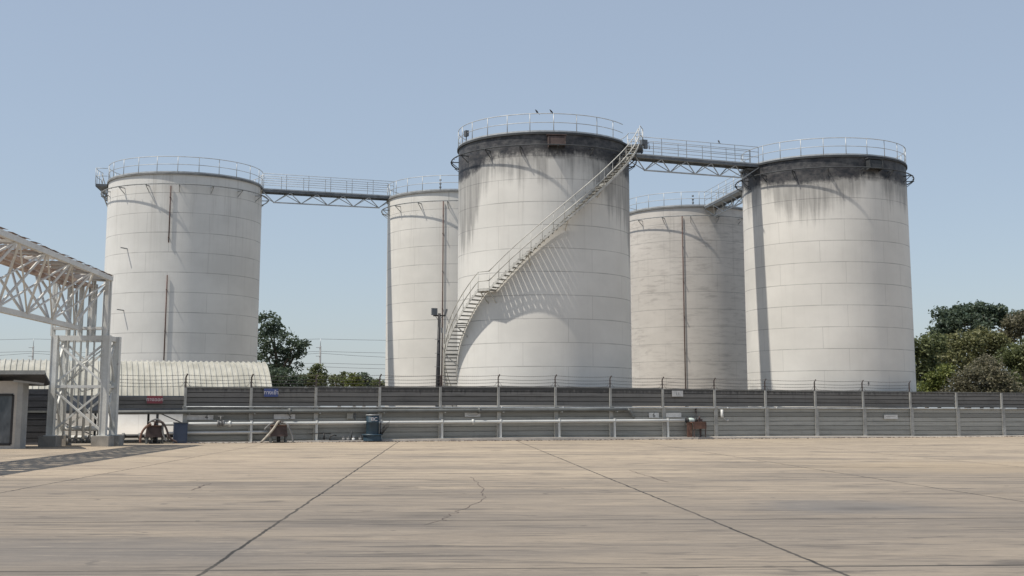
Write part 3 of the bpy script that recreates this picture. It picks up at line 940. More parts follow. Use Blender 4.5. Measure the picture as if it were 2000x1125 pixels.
# ------------------------------------------------------------------ perimeter wall
POSTS = [232, 370, 497, 622, 745, 862, 974, 1084, 1190, 1291, 1391, 1489, 1585, 1677, 1768, 1857, 1944]
def interp(tab, x):
    if x <= tab[0][0]: return tab[0][1]
    for (a, va), (b_, vb) in zip(tab[:-1], tab[1:]):
        if x <= b_: return va + (vb - va) * (x - a) / (b_ - a)
    return tab[-1][1]
BASE = [(370, 0.0), (493, 0.0), (622, .08), (860, .13), (975, .15), (1086, .15), (1296, .11), (1492, .12), (1680, .09), (1941, .0)]
TOP = [(232, 2.6), (493, 2.63), (622, 2.66), (860, 2.72), (1086, 2.755), (1292, 2.69), (1490, 2.64), (1679, 2.62), (1941, 2.57)]
feet = [wall_at(p) for p in POSTS]
step = (feet[-1] - feet[-4]) / 3
PX = list(POSTS)
for i in range(1, 8):
    feet.append(feet[len(POSTS) - 1] + step * i)
    PX.append(1944 + 85 * i)
wall = thing('boundary_wall', (feet[2].x, feet[2].y, 0), 'long grey plank wall with concrete posts and barbed wire in front of the tanks', 'wall')
V3 = Vector
LEDGE = 1.62
for i in range(len(feet) - 1):
    a, b_ = feet[i], feet[i + 1]
    za, zb = (interp(BASE, PX[i]) + interp(BASE, PX[i + 1])) / 2, (interp(TOP, PX[i]) + interp(TOP, PX[i + 1])) / 2
    d = (b_ - a).normalized()
    p, q = a + d * 0.1, b_ - d * 0.1
    mid = (p + q) / 2
    L = (q - p).length
    if i >= 1:
        k = MB()
        rows = 6
        z0 = za + 0.09
        h = (LEDGE + za * .6 - z0) / rows
        for r in range(rows):
            tilt = random.uniform(-0.006, 0.006)
            cc = mid + WN * random.uniform(-0.008, 0.008)
            k.box((cc.x, cc.y, z0 + h * (r + .5)), (L, 0.06, h - 0.034), WANG + tilt * 0.3)
        k.box((mid.x - WN.x * .05, mid.y - WN.y * .05, (za - .06 + LEDGE) / 2), (L + .02, 0.02, LEDGE - za + 0.01), WANG)
        k.lean(mid, WN, random.uniform(-.012, .012)).build('lower_panel', M['plank_low'], wall)
    z0 = LEDGE + za * .6 + 0.06 if i >= 1 else 1.62
    zt = zb if i >= 1 else 2.2
    k = MB()
    rows = 4 if i >= 1 else 3
    h = (zt - z0) / rows
    back = -WN * 0.07
    for r in range(rows):
        cc = mid + back + WN * random.uniform(-0.01, 0.01)
        k.box((cc.x, cc.y, z0 + h * (r + .5)), (L + .1, 0.055, h - 0.038), WANG)
    cc = mid + back * 1.7
    k.box((cc.x, cc.y, (z0 + zt) / 2), (L + .1, 0.02, zt - z0 - 0.05), WANG)
    k.lean(mid, WN, random.uniform(-.012, .012)).build('upper_panel', M['plank_up'], wall)
    if i >= 1:                                                # coping along the top and the ledge over the lower planks
        cc = mid + back
        MB().box((cc.x, cc.y, zt + 0.012), (L + .18, 0.10, 0.05), WANG).build('coping', M['ledge'], wall)
        cc = mid + WN * .01
        MB().box((cc.x, cc.y, LEDGE + za * .6 + .012), (L, 0.13, 0.05), WANG).build('ledge', M['ledge'], wall)
for i, a in enumerate(feet):
    za, zt = interp(BASE, PX[i]), interp(TOP, PX[i])
    k = MB()
    if i >= 1:
        k.box((a.x + WN.x * .03, a.y + WN.y * .03, (za + LEDGE + .05) / 2), (0.19, 0.2, LEDGE + .05 - za), WANG)
        k.box((a.x + WN.x * .03, a.y + WN.y * .03, LEDGE + .07), (0.24, 0.25, 0.05), WANG)
        k.box((a.x - WN.x * .03, a.y - WN.y * .03, (LEDGE + .1 + zt) / 2), (0.12, 0.12, zt - LEDGE - .1), WANG)
    else:
        k.box((a.x, a.y, zt / 2), (0.17, 0.17, zt), WANG)
    k.build('post', M['post'] if i >= 1 else M['steel_dark'], wall)
    if i <= 14:
        k = MB()
        base = V3((a.x, a.y, zt)) - WN * 0.05
        k.bar(base - V3((0, 0, .25)), base + V3((0, 0, .52)), 0.06, 0.06)
        k.bar(base + V3((0, 0, .5)), base + V3((0, 0, .66)) + WN * 0.05 + WD * 0.07, 0.055, 0.055)
        k.build('wire_arm', M['wirepost'], wall)
        if i >= 1:
            k = MB()
            k.tube([base + V3((0, 0, .32)), base + WD * .26], 0.008, 4).tube([base + V3((0, 0, .32)), base - WD * .26], 0.008, 4)
            k.build('wire_stay', M['wire'], wall)
for lv in (0.08, 0.24, 0.40, 0.6):
    pts = []
    for i, a in enumerate(feet[:15]):
        zt = interp(TOP, PX[i])
        p = V3((a.x, a.y, zt + lv)) - WN * 0.05
        if pts:
            o = pts[-1]
            for j in range(1, 5): pts.append(o.lerp(p, j / 5) - V3((0, 0, 0.05 * (1 - (2 * j / 5 - 1) ** 2))))
        pts.append(p)
    k = MB().tube(pts, 0.0085, 4)
    for a, b_ in zip(pts[:-1], pts[1:]):
        for j in range(6):
            q = a.lerp(b_, (j + .5) / 6)
            k.bar(q - V3((0, 0, .03)), q + V3((.01, 0, .03)), 0.008, 0.008)
    k.build('barbed_wire', M['wire'], wall)
# plinth under the wall, one cast length
k = MB()
vs, fs = [], []
for i in range(1, len(feet)):
    a, z = feet[i], max(0.045, interp(BASE, PX[i]))
    for off, zz in ((0.62, -0.01), (0.60, z - 0.01), (-0.2, z + 0.02), (-0.2, -0.01)):
        q = a + WN * off
        vs.append((q.x, q.y, zz))
    j = i - 1
    if j:
        for m_ in range(4): fs.append((4 * j - 4 + m_, 4 * j - 4 + (m_ + 1) % 4, 4 * j + (m_ + 1) % 4, 4 * j + m_))
k.add(vs, fs)
tag(k.build('kerb', M['kerb']), None, None, kind='structure')

# loose grit and blown leaves that collect at the foot of the wall and in the yard
k = MB()
rg = random.Random(5)
for _ in range(900):
    i = rg.randrange(1, len(feet) - 2)
    q = feet[i].lerp(feet[i + 1], rg.random()) + WN * (0.66 + abs(rg.gauss(0, .35)))
    s_ = rg.uniform(.02, .07)
    a_ = rg.uniform(0, 6.28)
    k.add([(q.x + s_ * math.cos(a_ + j * 2.1) * (1 + .4 * (j == 1)), q.y + s_ * math.sin(a_ + j * 2.1), .004 + (.03 if j == 2 else 0)) for j in range(3)] + [(q.x, q.y, .02 + s_ * .4)], [(0, 1, 3), (1, 2, 3), (2, 0, 3)])
tag(k.build('grit', M['rust_dark']), 'loose grit and dry leaves at the foot of the wall', 'grit', kind='stuff')

# ------------------------------------------------------------------ pipes along the wall
def wp(px, z, off):
    q = wall_at(px) + WN * off
    return V3((q.x, q.y, z))
def wz(px, py, off):                                        # height of a pixel on the plane of the wall
    q = wall_at(px) + WN * off
    return at(px, py, q.y).z
def pipeline(px0, px1, py0, py1, r, off, mat, label, flanges=(), stands=(), hang=(), elbow=False):
    a = wp(px0, wz(px0, py0, off), off); b_ = wp(px1, wz(px1, py1, off), off)
    root = thing('pipeline', (a.x, a.y, 0), label, 'pipe', 'pipes along the wall')
    pts = [a.lerp(b_, i / 12) for i in range(13)]
    k = MB().tube(pts, r, 10)
    if elbow:
        e_ = pts[-1]
        k.tube([e_, e_ + WD * .12 - V3((0, 0, .05)), e_ + WD * .3 - V3((0, 0, .32)), e_ + WD * .42 - V3((0, 0, .42))], r * .95, 10)
    pr = k.build('pipe', mat, root)
    for f_ in flanges:
        q = a.lerp(b_, (f_ - px0) / (px1 - px0))
        MB().tube([q - WD * .05, q + WD * .05], r * 1.75, 12).build('flange', mat, root)
    for s_ in stands:
        q = wp(s_, 0, off); z = a.lerp(b_, (s_ - px0) / (px1 - px0)).z
        zb = interp(BASE, s_)
        kk = MB().bar(V3((q.x, q.y, zb)), V3((q.x, q.y, z + .14)), 0.11, 0.11)
        kk.box((q.x, q.y, zb + .01), (0.2, 0.2, 0.02), WANG)
        kk.tube([V3((q.x, q.y, z)) - WD * .03, V3((q.x, q.y, z)) + WD * .03], r * 1.12, 10)
        kk.build('pipe_stand', M['whitepipe'], root)
    for s_ in hang:
        q = wp(s_, 0, off); z = a.lerp(b_, (s_ - px0) / (px1 - px0)).z
        MB().bar(V3((q.x, q.y, z - r - .01)) - WN * (off - .05), V3((q.x, q.y, z - r - .01)) + WN * .1, 0.05, 0.05).build('bracket', M['post'], root)
    return root
STANDS = [497, 622, 745, 862, 974, 1086, 1192, 1294]
pl1 = pipeline(225, 1218, 805.5, 800.0, 0.092, 0.27, M['greypipe'], 'thick grey pipe running high along the wall under the dark planks', flanges=(540, 905), hang=[370 + 8] + [s_ + 6 for s_ in STANDS[:-1]], elbow=True)
pl2 = pipeline(330, 1326, 828.5, 821.0, 0.078, 0.36, M['whitepipe'], 'white pipe on white stands at mid height of the wall, ending at the red-brown stand', flanges=(441, 887), stands=STANDS)
pl3 = pipeline(335, 528, 846, 844.0, 0.062, 0.36, M['whitepipe'], 'short low white pipe between the dark blue cabinet and the hose stand', flanges=(360,))
pl4 = pipeline(372, 2010, 794.5, 798.5, 0.026, 0.13, M['galv'], 'thin conduit pipe along the ledge of the whole wall', flanges=(890, 1002, 1320, 1420))
# hand valve on the mid pipe below sign 4
k = MB()
q = wp(438, wz(438, 827, .36), .36)
k.tube([q - WD * .16, q - WD * .09], 0.15, 12).tube([q + WD * .09, q + WD * .16], 0.15, 12).tube([q + V3((0, 0, .05)), q + V3((0, 0, .34))], 0.03, 8)
k.tube([q + V3((.13 * math.cos(t * PI / 6), .13 * math.sin(t * PI / 6), .34)) for t in range(12)], 0.016, 5, closed=True)
k.tube([q - WD * .1, q + WD * .1], 0.11, 10)
k.build('gate_valve', M['hose_grey'], pl2)

# ------------------------------------------------------------------ signs on the wall
def sign(px0, px1, py0, py1, mat, label, txt=None, ink=None, size=0.8, off=0.10, cx=0.0, lines=0):
    pc = (px0 + px1) / 2
    q = wp(pc, wz(pc, (py0 + py1) / 2, off), off)
    wd = (wp(px1, 0, off) - wp(px0, 0, off)).length
    ht = abs(wz(pc, py0, off) - wz(pc, py1, off))
    root = thing('wall_sign', q, label, 'sign', 'signs on the wall')
    k = MB().box((q.x, q.y, q.z), (wd, 0.02, ht), WANG)
    k.build('sign_plate', mat, root)
    if txt:
        text_mesh(txt, ht * size, ink, root, WN * 0.012 + WD * (cx * wd), WANG)
    for i in range(lines):                                   # faint printed lines
        MB().box((q.x + WN.x * .012, q.y + WN.y * .012, q.z + ht * (0.16 - 0.32 * i)), (wd * (0.7 - .15 * i), 0.004, ht * 0.09), WANG).build('lettering', ink or M['greypipe'], root)
    return root
sign(296, 326, 773, 788, M['signred'], 'faded red sign with white lettering on the low left section of wall', 'ทางออก', M['inkwhite'], 0.66, off=0.12)
sign(521, 548, 759, 775, M['signblue'], 'blue sign with white lettering at the top edge of the wall', 'ทางเข้า', M['inkwhite'], 0.66, off=0.12)
sign(369, 425, 810.5, 820, M['signgrey'], 'long pale plate bearing the number 4', '4', M['ink'], 1.35, off=0.1, cx=0.26)
sign(541, 582, 809, 818.5, M['signgrey'], 'pale plate bearing the number 5 above the hose stand', '5', M['ink'], 1.35, off=0.1, cx=0.26)
sign(1262, 1281, 806, 816, M['signwhite'], 'small white plate bearing the number 6', '6', M['ink'], 1.25, off=0.1)
sign(1294.5, 1323.5, 806, 815, M['signwhite'], 'blank white plate beside the number 6 plate', None, off=0.14)
sign(908, 938, 806, 814, M['signgrey'], 'pale notice with two faint lines near the middle of the wall', None, M['greypipe'], lines=2)
sign(1308, 1329, 763, 774.5, M['signgrey'], 'faded white notice high on the dark planks under the blotchy tank', 'i i', M['greypipe'], 0.8, off=0.06)
sign(1714, 1740, 810, 818.5, M['signwhite'], 'single white notice low on the wall under the tree side tank', None, M['hose_grey'], lines=1)

# ------------------------------------------------------------------ equipment in front of the wall
# rusty stand with a white valve at the end of the white pipe
def local_frame(px, off):
    q = wall_at(px) + WN * off
    def L(a, o, z): return V3((q.x, q.y, z)) + WD * a + WN * o
    return q, L
q, L = local_frame(1346, 0.42)
zb = interp(BASE, 1346) * 0.9
r = thing('valve_stand', (q.x, q.y, zb), 'red-brown rusty steel table with a pale valve at the end of the white pipe', 'valve stand')
k = MB().box(L(0.05, 0, zb + .80), (0.86, 0.62, 0.06), WANG)
k.box(L(0.12, .28, zb + .62), (0.78, 0.03, 0.34), WANG)
k.build('table', M['rust'], r)
MB().box(L(-.42, .1, zb + .40), (0.30, 0.03, 0.78), WANG).build('side_plate', M['rust'], r)
for a, o in ((-.22, .27), (.45, .27), (-.3, -.25), (.45, -.25), (.16, .2)):
    MB().bar(L(a, o, zb), L(a, o, zb + .78), 0.055, 0.055).build('leg', M['rust_dark'], r)
zv = wz(1338, 821, .36)
k = MB().tube([L(-.52, -.06, zv), L(-.44, -.06, zv)], 0.16, 14).tube([L(-.02, -.06, zv), L(.06, -.06, zv)], 0.15, 14)
k.build('valve_flange', M['black'], r)
k = MB().tube([L(-.45, -.06, zv), L(-.36, -.06, zv), L(-.24, -.06, zv), L(-.12, -.06, zv), L(-.03, -.06, zv)], [.09, .13, .14, .12, .09], 12)
k.build('valve_body', M['valve'], r)
k = MB().box(L(.25, 0, zb + .9), (0.26, 0.2, 0.15), WANG).tube([L(.25, 0, zb + .95), L(.25, 0, zb + 1.12)], 0.05, 8).tube([L(.2, -.3, zb + .8), L(.2, -.3, zb + 1.52)], 0.014, 5).box(L(.2, -.3, zb + 1.5), (0.07, 0.06, 0.12), WANG).box(L(.2, -.3, zb + 1.36), (0.06, 0.06, 0.1), WANG)
k.build('lever_block', M['rust_dark'], r)

# white lamp with a cable, fixed to the wall next to that stand
q, L = local_frame(1401, 0.14)
z1, z0 = wz(1401, 800, .14), wz(1401, 815.5, .14)
r = thing('wall_lamp', L(0, 0, (z0 + z1) / 2), 'small white tube lamp with a drooping cable on the wall', 'lamp')
MB().tube([L(0, .05, z0), L(0, .05, z0 + .02), L(0, .05, (z0 + z1) / 2 - .01), L(0, .05, (z0 + z1) / 2), L(0, .05, z1)], [.05, .075, .075, .07, .075], 10).build('lamp_tube', M['signwhite'], r)
MB().tube([L(.08, .04, z0 + .2), L(.1, .04, z0 - .02), L(.22, .05, z0 - .14), L(.3, .05, z0 - .16)], 0.014, 5).tube([L(.3, .05, z0 - .16), L(.38, .05, z0 - .14)], 0.05, 8).build('cable', M['signgrey'], r)

# blue-green upright tank with its base
q, L = local_frame(727, 0.55)
zs = 0.0
def wzq(px, py): return at(px, py, q.y).z
r = thing('filter_drum', (q.x, q.y, 0), 'dark blue upright drum marked 8C standing on a green base', 'drum')
zt, zm, zb = wzq(727, 811), wzq(727, 849), wzq(727, 861)
rad = 0.315
k = MB().lathe([(0.0, zt - .005), (rad - .02, zt - .005), (rad, zt - .02), (rad, zt - .33), (rad + .008, zt - .34), (rad, zt - .35), (rad, zm)], 32, (q.x, q.y, 0))
k.build('drum_body', M['bluegreen'], r)
MB().lathe([(0, zt + .035), (rad + .02, zt + .03), (rad + .025, zt - .005), (0, zt - .005)], 32, (q.x, q.y, 0)).build('lid', M['galv'], r)
k = MB().lathe([(rad + .2, zm - .02), (rad + .2, zm + .03), (0, zm + .03)], 32, (q.x, q.y, 0)).lathe([(rad + .16, zb), (rad + .12, zm - .06), (rad + .12, zm - .02)], 32, (q.x, q.y, 0))
k.build('base_flange', M['bluegreen'], r)
text_mesh('8C', 0.26, M['inkwhite'], r, V3((0.12, -rad * 0.93, zt - .2)), R_(18), ext=0.02)
k = MB()
for i in range(5):
    k.tube([V3((q.x + rad + .05 + .03 * i, q.y - .1, zm + .02)), V3((q.x + rad + .12 + .09 * i, q.y - .05, zm + .2 + .05 * i)), V3((q.x + rad + .28 + .06 * i, q.y, zm + .45 + .06 * i))], 0.013, 5)
k.tube([V3((q.x + rad + .1, q.y - .05, zm)), V3((q.x + rad + .1, q.y - .05, zt - .35))], 0.03, 8)
k.build('side_pipes', M['black'], r)

# dark blue cabinet
q, L = local_frame(361, 0.5)
r = thing('control_cabinet', (q.x, q.y, 0), 'dark blue metal cabinet standing at the end of the low white pipe', 'cabinet')
def cz(py): return at(361, py, q.y).z
k = MB().box(L(0, 0, cz(826) / 2), (0.62, 0.45, cz(826) - .02), WANG)
k.build('cabinet_body', M['navy'], r)
MB().box(L(0, .235, cz(826) * .5), (0.52, 0.02, cz(826) - .16), WANG).build('door', M['navy'], r)
MB().box(L(0, 0, cz(826) + .015), (0.68, 0.5, 0.03), WANG).build('cabinet_top', M['greypipe'], r)

# the two rusty hose stands
def hose_stand(px, off, label, pale):
    q, L = local_frame(px, off)
    r = thing('hose_stand', (q.x, q.y, 0), label, 'hose stand', 'rusty hose stands by the wall')
    k = MB()
    vs = [L(-.42, .26, .3), L(.42, .26, .3), L(.36, .2, .80), L(-.36, .2, .80), L(-.42, -.26, .3), L(.42, -.26, .3), L(.36, -.2, .80), L(-.36, -.2, .80)]
    k.add(vs, [(0, 1, 2, 3), (5, 4, 7, 6), (4, 0, 3, 7), (1, 5, 6, 2), (3, 2, 6, 7), (4, 5, 1, 0)])
    k.build('stand_body', M['rust_dark'], r)
    MB().box(L(0, 0, .825), (0.8, 0.52, 0.045), WANG).build('stand_top', M['rust'], r)
    for a in (-.36, .36):
        for o in (-.2, .2):
            MB().bar(L(a, o, 0), L(a, o, .34), 0.07, 0.07).build('leg', M['greypipe'], r)
    k = MB().box(L(0.02, 0, .03), (0.5, 0.3, 0.06), WANG).tube([L(.02, 0, .03), L(.02, 0, .34)], 0.09, 10)
    k.build('pump_foot', M['black'], r)
    k = MB().tube([L(0, 0, .84), L(0, 0, 1.0)], 0.06, 8).tube([L(.0 + .24 * math.cos(t * PI / 8), .24 * math.sin(t * PI / 8), 1.02) for t in range(16)], 0.022, 5, closed=True)
    for t in range(4): k.bar(L(0, 0, 1.0), L(.24 * math.cos(t * PI / 2), .24 * math.sin(t * PI / 2), 1.02), 0.025, 0.02)
    k.build('handwheel', M['rust_dark'], r)
    m1, m2 = (M['hose'], M['hose_grey']) if pale else (M['rust'], M['rust_dark'])
    if pale:
        p1 = [L(.05, .1, 1.0), L(-.08, .32, .98), L(-.3, .42, .66), L(-.62, .5, .3), L(-.86, .54, .05)]
        p2 = [L(.1, .05, .95), L(.34, .3, .9), L(.5, .36, .6), L(.62, .4, .3), L(.64, .42, .03)]
        p3 = [L(-.1, .0, .98), L(-.4, .25, .9), L(-.62, .3, .72), L(-.7, .3, .62)]
    else:
        p1 = [L(-.2, .3, .92), L(-.45, .36, .75), L(-.62, .4, .45), L(-.66, .42, .05)]
        p2 = [L(.0, .3, 1.02), L(.3, .36, .98), L(.48, .4, .7), L(.66, .42, .28), L(1.0, .42, .06)]
        p3 = [L(-.3, .25, .98), L(0, .32, 1.12), L(.3, .3, .96), L(.34, .34, .5), L(.52, .4, .1)]
    def smooth(P):
        out = []
        for i in range(len(P) - 1):
            a = P[max(i - 1, 0)]; b_ = P[i]; c_ = P[i + 1]; d_ = P[min(i + 2, len(P) - 1)]
            for j in range(5):
                t = j / 5
                out.append(0.5 * ((2 * b_) + (c_ - a) * t + (2 * a - 5 * b_ + 4 * c_ - d_) * t * t + (3 * b_ - a - 3 * c_ + d_) * t ** 3))
        return out + [P[-1]]
    for P, mm, rd in ((p1, m1, .055), (p2, m2, .05), (p3, M['hose_grey'], .045)):
        MB().tube(smooth([V3(x) for x in P]), rd, 8).build('hose', mm, r)
    return r
hose_stand(545, 0.95, 'brown hose stand with a pale hose draped down its side, below the number 5', True)
hose_stand(311, 0.95, 'dark rusty hose stand in the wall opening beside the dark blue cabinet', False)
# low valves on the ground between the hose stand and the drum
q, L = local_frame(672, 0.45)
r = thing('ground_manifold', (q.x, q.y, 0), 'low dark pipes and valves lying on the ground beside the blue drum', 'pipe manifold')
k = MB().tube([L(-1.7, 0, .42), L(-.6, 0, .42)], 0.02, 6).tube([L(-.95, 0, .42), L(-.95, 0, .05)], 0.045, 6).tube([L(-1.1, .05, .07), L(1.2, .05, .08)], 0.05, 8)
k.tube([L(-.7, .1, .06), L(-.66, .1, .28), L(-.45, .1, .34), L(-.35, .1, .3)], 0.035, 6).tube([L(.42, .05, .06), L(.42, .05, .52)], 0.025, 6)
k.build('pipework', M['black'], r)
for a in (.02, .25, .5, .85):
    k = MB().tube([L(a - .07, .05, .1), L(a + .07, .05, .1)], 0.1, 10).tube([L(a, .05, .1), L(a, .05, .27)], 0.02, 6).box(L(a, .05, .28), (0.16, 0.03, 0.02), WANG)
    k.build('valve', M['hose_grey'] if a != .5 else M['signgrey'], r)
# small grey switch box fixed on the wall
q, L = local_frame(687, 0.12)
zc = wz(687, 812, .12)
r = thing('switch_box', L(0, 0, zc), 'small grey box fixed on the wall beside the blue drum', 'box')
MB().box(L(0, .03, zc), (0.3, 0.1, 0.3), WANG).build('box_body', M['plank_low'], r)
MB().box(L(0.26, .02, zc), (0.05, 0.05, 0.42), WANG).build('conduit', M['steel_dark'], r)

# floodlight pole behind the wall
q = wall_at(861.5) - WN * 0.35
r = thing('floodlight_pole', (q.x, q.y, 0), 'dark pole with two floodlights on a crossarm standing at the wall', 'lamp post')
zt = at(862, 604, q.y).z; za = at(862, 616.5, q.y).z
lean = V3((0.0, 0, 0))
MB().tube([V3((q.x - .05, q.y, 0)), V3((q.x - .02, q.y, za * .5)), V3((q.x + .02, q.y, za + .12))], [.13, .11, .07], 10).build('pole', M['black'], r)
k = MB().bar(V3((q.x - .3, q.y, za)), V3((q.x + .34, q.y, za)), 0.07, 0.07)
k.tube([V3((q.x, q.y, za - .28)), V3((q.x - .2, q.y, za))], 0.015, 5).tube([V3((q.x, q.y, za - .28)), V3((q.x + .2, q.y, za))], 0.015, 5)
k.build('crossarm', M['black'], r)
k = MB().box((q.x - .24, q.y - .08, za + .2), (0.3, 0.14, 0.36), R_(25)); 
fl_ = k.build('floodlight', M['steel_dark'], r)
MB().box((q.x - .272, q.y - .156, za + .2), (0.24, 0.012, 0.3), R_(25)).build('lamp_glass', M['lampglass'], fl_)
k = MB().bar((q.x + .32, q.y, za + .02), (q.x + .4, q.y, za + .34), 0.09, 0.26)
fl_ = k.build('floodlight', M['steel_dark'], r)
k = MB()
for z in (1.2, 1.9, 2.6):
    pz = at(862, 690, q.y).z - 1.9 + z
    k.bar(V3((q.x - .2, q.y - .1, pz)), V3((q.x + .06, q.y - .1, pz)), 0.02, 0.02)
k.box((q.x + .16, q.y - .05, at(862, 645, q.y).z), (0.09, 0.08, 0.26), 0)
k.tube([V3((q.x + .08, q.y - .05, at(862, 618, q.y).z)), V3((q.x + .16, q.y - .05, at(862, 645, q.y).z)), V3((q.x + .14, q.y - .05, 2.7))], 0.014, 5)
k.build('pole_fittings', M['steel_dark'], r)

# ------------------------------------------------------------------ curved-roof shed behind the wall
e1 = wall_at(550) - WN * 1.4
e0 = e1 - WD * 33
ze, zr = 2.0, 4.02
hw = 3.5
shed = thing('storage_shed', (e1.x, e1.y, 0), 'long shed with a curved cream ribbed metal roof behind the wall', 'shed')
k = MB()
prof = []
for i in range(15):
    t = i / 7 - 1
    prof.append((hw + hw * t, ze + (zr - ze) * (1 - abs(t) ** 1.9)))
prof = [(-.02, ze - 0.42)] + prof + [(2 * hw + .02, ze - .42)]
nrib = 122
vs, fs = [], []
q_ = len(prof)
cols = []
for i in range(nrib):
    s0 = 33.0 * i / nrib
    w_ = 33.0 / nrib
    cols += [(s0, 0.0), (s0 + w_ * .62, 0.0), (s0 + w_ * .70, 0.065), (s0 + w_ * .92, 0.065)]
cols.append((33.0, 0.0))
for (s0, h) in cols:
    for j, (o, z) in enumerate(prof):
        o2 = o + (-h if j < 2 else (h if j > q_ - 3 else 0))
        z2 = z + (h if 2 <= j <= q_ - 3 else 0)
        p = e0 + WD * s0 - WN * o2
        vs.append((p.x, p.y, z2))
for i in range(len(cols) - 1):
    for j in range(q_ - 1):
        fs.append((i * q_ + j, (i + 1) * q_ + j, (i + 1) * q_ + j + 1, i * q_ + j + 1))
k.add(vs, fs)
k.build('roof', M['shedroof'], shed)
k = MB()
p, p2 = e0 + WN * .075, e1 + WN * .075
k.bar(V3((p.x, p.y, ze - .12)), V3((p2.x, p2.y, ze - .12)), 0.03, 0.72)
k.build('eave_shade_strip', M['eave_shade_and_beam'], shed)  # blue-grey strip added for the shade on the steep roof foot
k = MB()
for s0 in (0.05, 32.9):
    ring = []
    for (o, z) in prof:
        p = e0 + WD * s0 - WN * o; ring.append(V3((p.x, p.y, z - .04)))
    for a, b_ in zip(ring[:-1], ring[1:]): k.bar(a, b_, 0.06, 0.06)
k.build('roof_hoop', M['shedroof'], shed)
k = MB()
p, p2 = e0 - WN * .08, e1 - WN * .08
k.bar(V3((p.x, p.y, ze - .5)), V3((p2.x, p2.y, ze - .5)), 0.06, 0.22)
k.build('eave_beam', M['eave_shade_and_beam'], shed)
for i in range(13):
    for o in (0.15, 2 * hw - .15):
        p = e1 - WD * (0.2 + i * 2.7) - WN * o
        MB().bar(V3((p.x, p.y, 0)), V3((p.x, p.y, ze - .4)), 0.1, 0.1).build('column', M['steel_dark'], shed)
k = MB()
for i in range(12):
    p = e1 - WD * (0.2 + i * 2.7) - WN * .15; p2 = e1 - WD * (0.2 + (i + 1) * 2.7) - WN * .15
    if i % 2: k.bar(V3((p.x, p.y, .25)), V3((p2.x, p2.y, ze - .55)), 0.05, 0.05)
k.build('brace', M['steel_dark'], shed)
# conveyor-like pipe run seen low in the opening
k = MB()
a = wall_at(226) - WN * 1.0; b_ = wall_at(372) - WN * 1.0
root = thing('pipeline', (a.x, a.y, 0), 'dark low pipe with valves seen through the opening under the red sign', 'pipe', 'pipes along the wall')
k.tube([V3((a.x, a.y, .32)), V3((b_.x, b_.y, .32))], 0.085, 10)
k.build('pipe', M['black'], root)
for t in (.2, .42, .5, .58, .8):
    p = a.lerp(b_, t)
    MB().tube([V3((p.x, p.y, .32)) - WD * .07, V3((p.x, p.y, .32)) + WD * .07], 0.15, 10).bar(V3((p.x, p.y, 0)), V3((p.x, p.y, .3)), 0.07, 0.07).build('flange', M['hose_grey'], root)

# ------------------------------------------------------------------ white pipe bridge and its tower
YT = 55.6
xl, xr = at(101, 800, YT).x, at(203, 800, YT).x
zt = at(200, 655, YT).z
yb = YT + 1.25
br = thing('pipe_bridge', ((xl + xr) / 2, YT, 0), 'white steel truss bridge on a braced tower by the cabin', 'bridge')
legs = [(xl, YT), (xr, YT), (xl, yb), (xr + .05, yb)]
for i, (x, y) in enumerate(legs):
    MB().box((x, y, 0.22), (0.75, 0.75, 0.44)).build('footing', M['footing'], br)
    k = MB()
    k.box((x - .13, y, (zt + .44) / 2), (0.03, 0.3, zt - .44)).box((x + .13, y, (zt + .44) / 2), (0.03, 0.3, zt - .44)).box((x, y, (zt + .44) / 2), (0.232, 0.24, zt - .448))
    k.box((x, y, .455), (0.45, 0.45, 0.03))
    k.build('leg', M['tower'], br)
zm = at(150, 755, YT).z
for z, h in ((zt - .12, .22), (zm, .12)):
    k = MB()
    for y in (YT, yb): k.bar((xl + .02, y, z), (xr - .02, y, z), 0.14, h)
    for x in (xl, xr): k.bar((x, YT + .02, z), (x, yb - .02, z), 0.13, h * .96)
    k.build('cross_beam', M['tower'], br)
for (a, b_) in (((xl, YT), (xr, YT)), ((xl, yb), (xr, yb)), ((xl, YT), (xl, yb)), ((xr, YT), (xr, yb))):
    for z0, z1 in ((0.6, zm - .08), (zm + .08, zt - .25)):
        k = MB()
        n_ = V3((a[1] - b_[1], b_[0] - a[0], 0)).normalized() * 0.045
        A_, B_ = V3((a[0], a[1], 0)), V3((b_[0], b_[1], 0))
        k.bar(A_ + n_ + V3((0, 0, z0)), B_ + n_ + V3((0, 0, z1)), 0.08, 0.08)
        k.bar(A_ - n_ + V3((0, 0, z1)), B_ - n_ + V3((0, 0, z0)), 0.08, 0.08)
        k.build('cross_brace', M['tower'], br)
# pipes and a ladder climbing inside the tower
k = MB()
for i, fx in enumerate((.16, .27, .38, .55, .66, .8)):
    x = xl + (xr - xl) * fx
    k.tube([(x, YT + .5 + .15 * (i % 3), .3), (x, YT + .5 + .15 * (i % 3), zt + 2.3)], .045 + .02 * (i % 2), 8)
k.tube([(xl + .5, YT + .6, 3.0), (xl + 1.1, YT + .5, 2.35), (xl + 1.6, YT + .6, 2.5)], .03, 6).tube([(xl + .4, YT + .6, 2.7), (xl + 1.1, YT + .4, 3.5), (xl + 1.9, YT + .6, 4.2)], .03, 6)
k.tube([(xl + .2, YT + 1.2, .35), (xl + 2.1, YT + 1.2, .35)], .09, 8).tube([(xl + .3, YT + .8, .75), (xl + 2.0, YT + .8, .75)], .11, 8)
k.build('riser_pipes', M['tower'], br)
k = MB()
for i in range(6):
    x = xl + .5 + .28 * i
    k.tube([(x, YT + .9, .12), (x, YT + .9, .32)], .1, 8)
    k.tube([(x, YT + .9, .32), (x + .02, YT + .9, .45)], .03, 6)
k.build('tower_valves', M['hose_grey'], br)
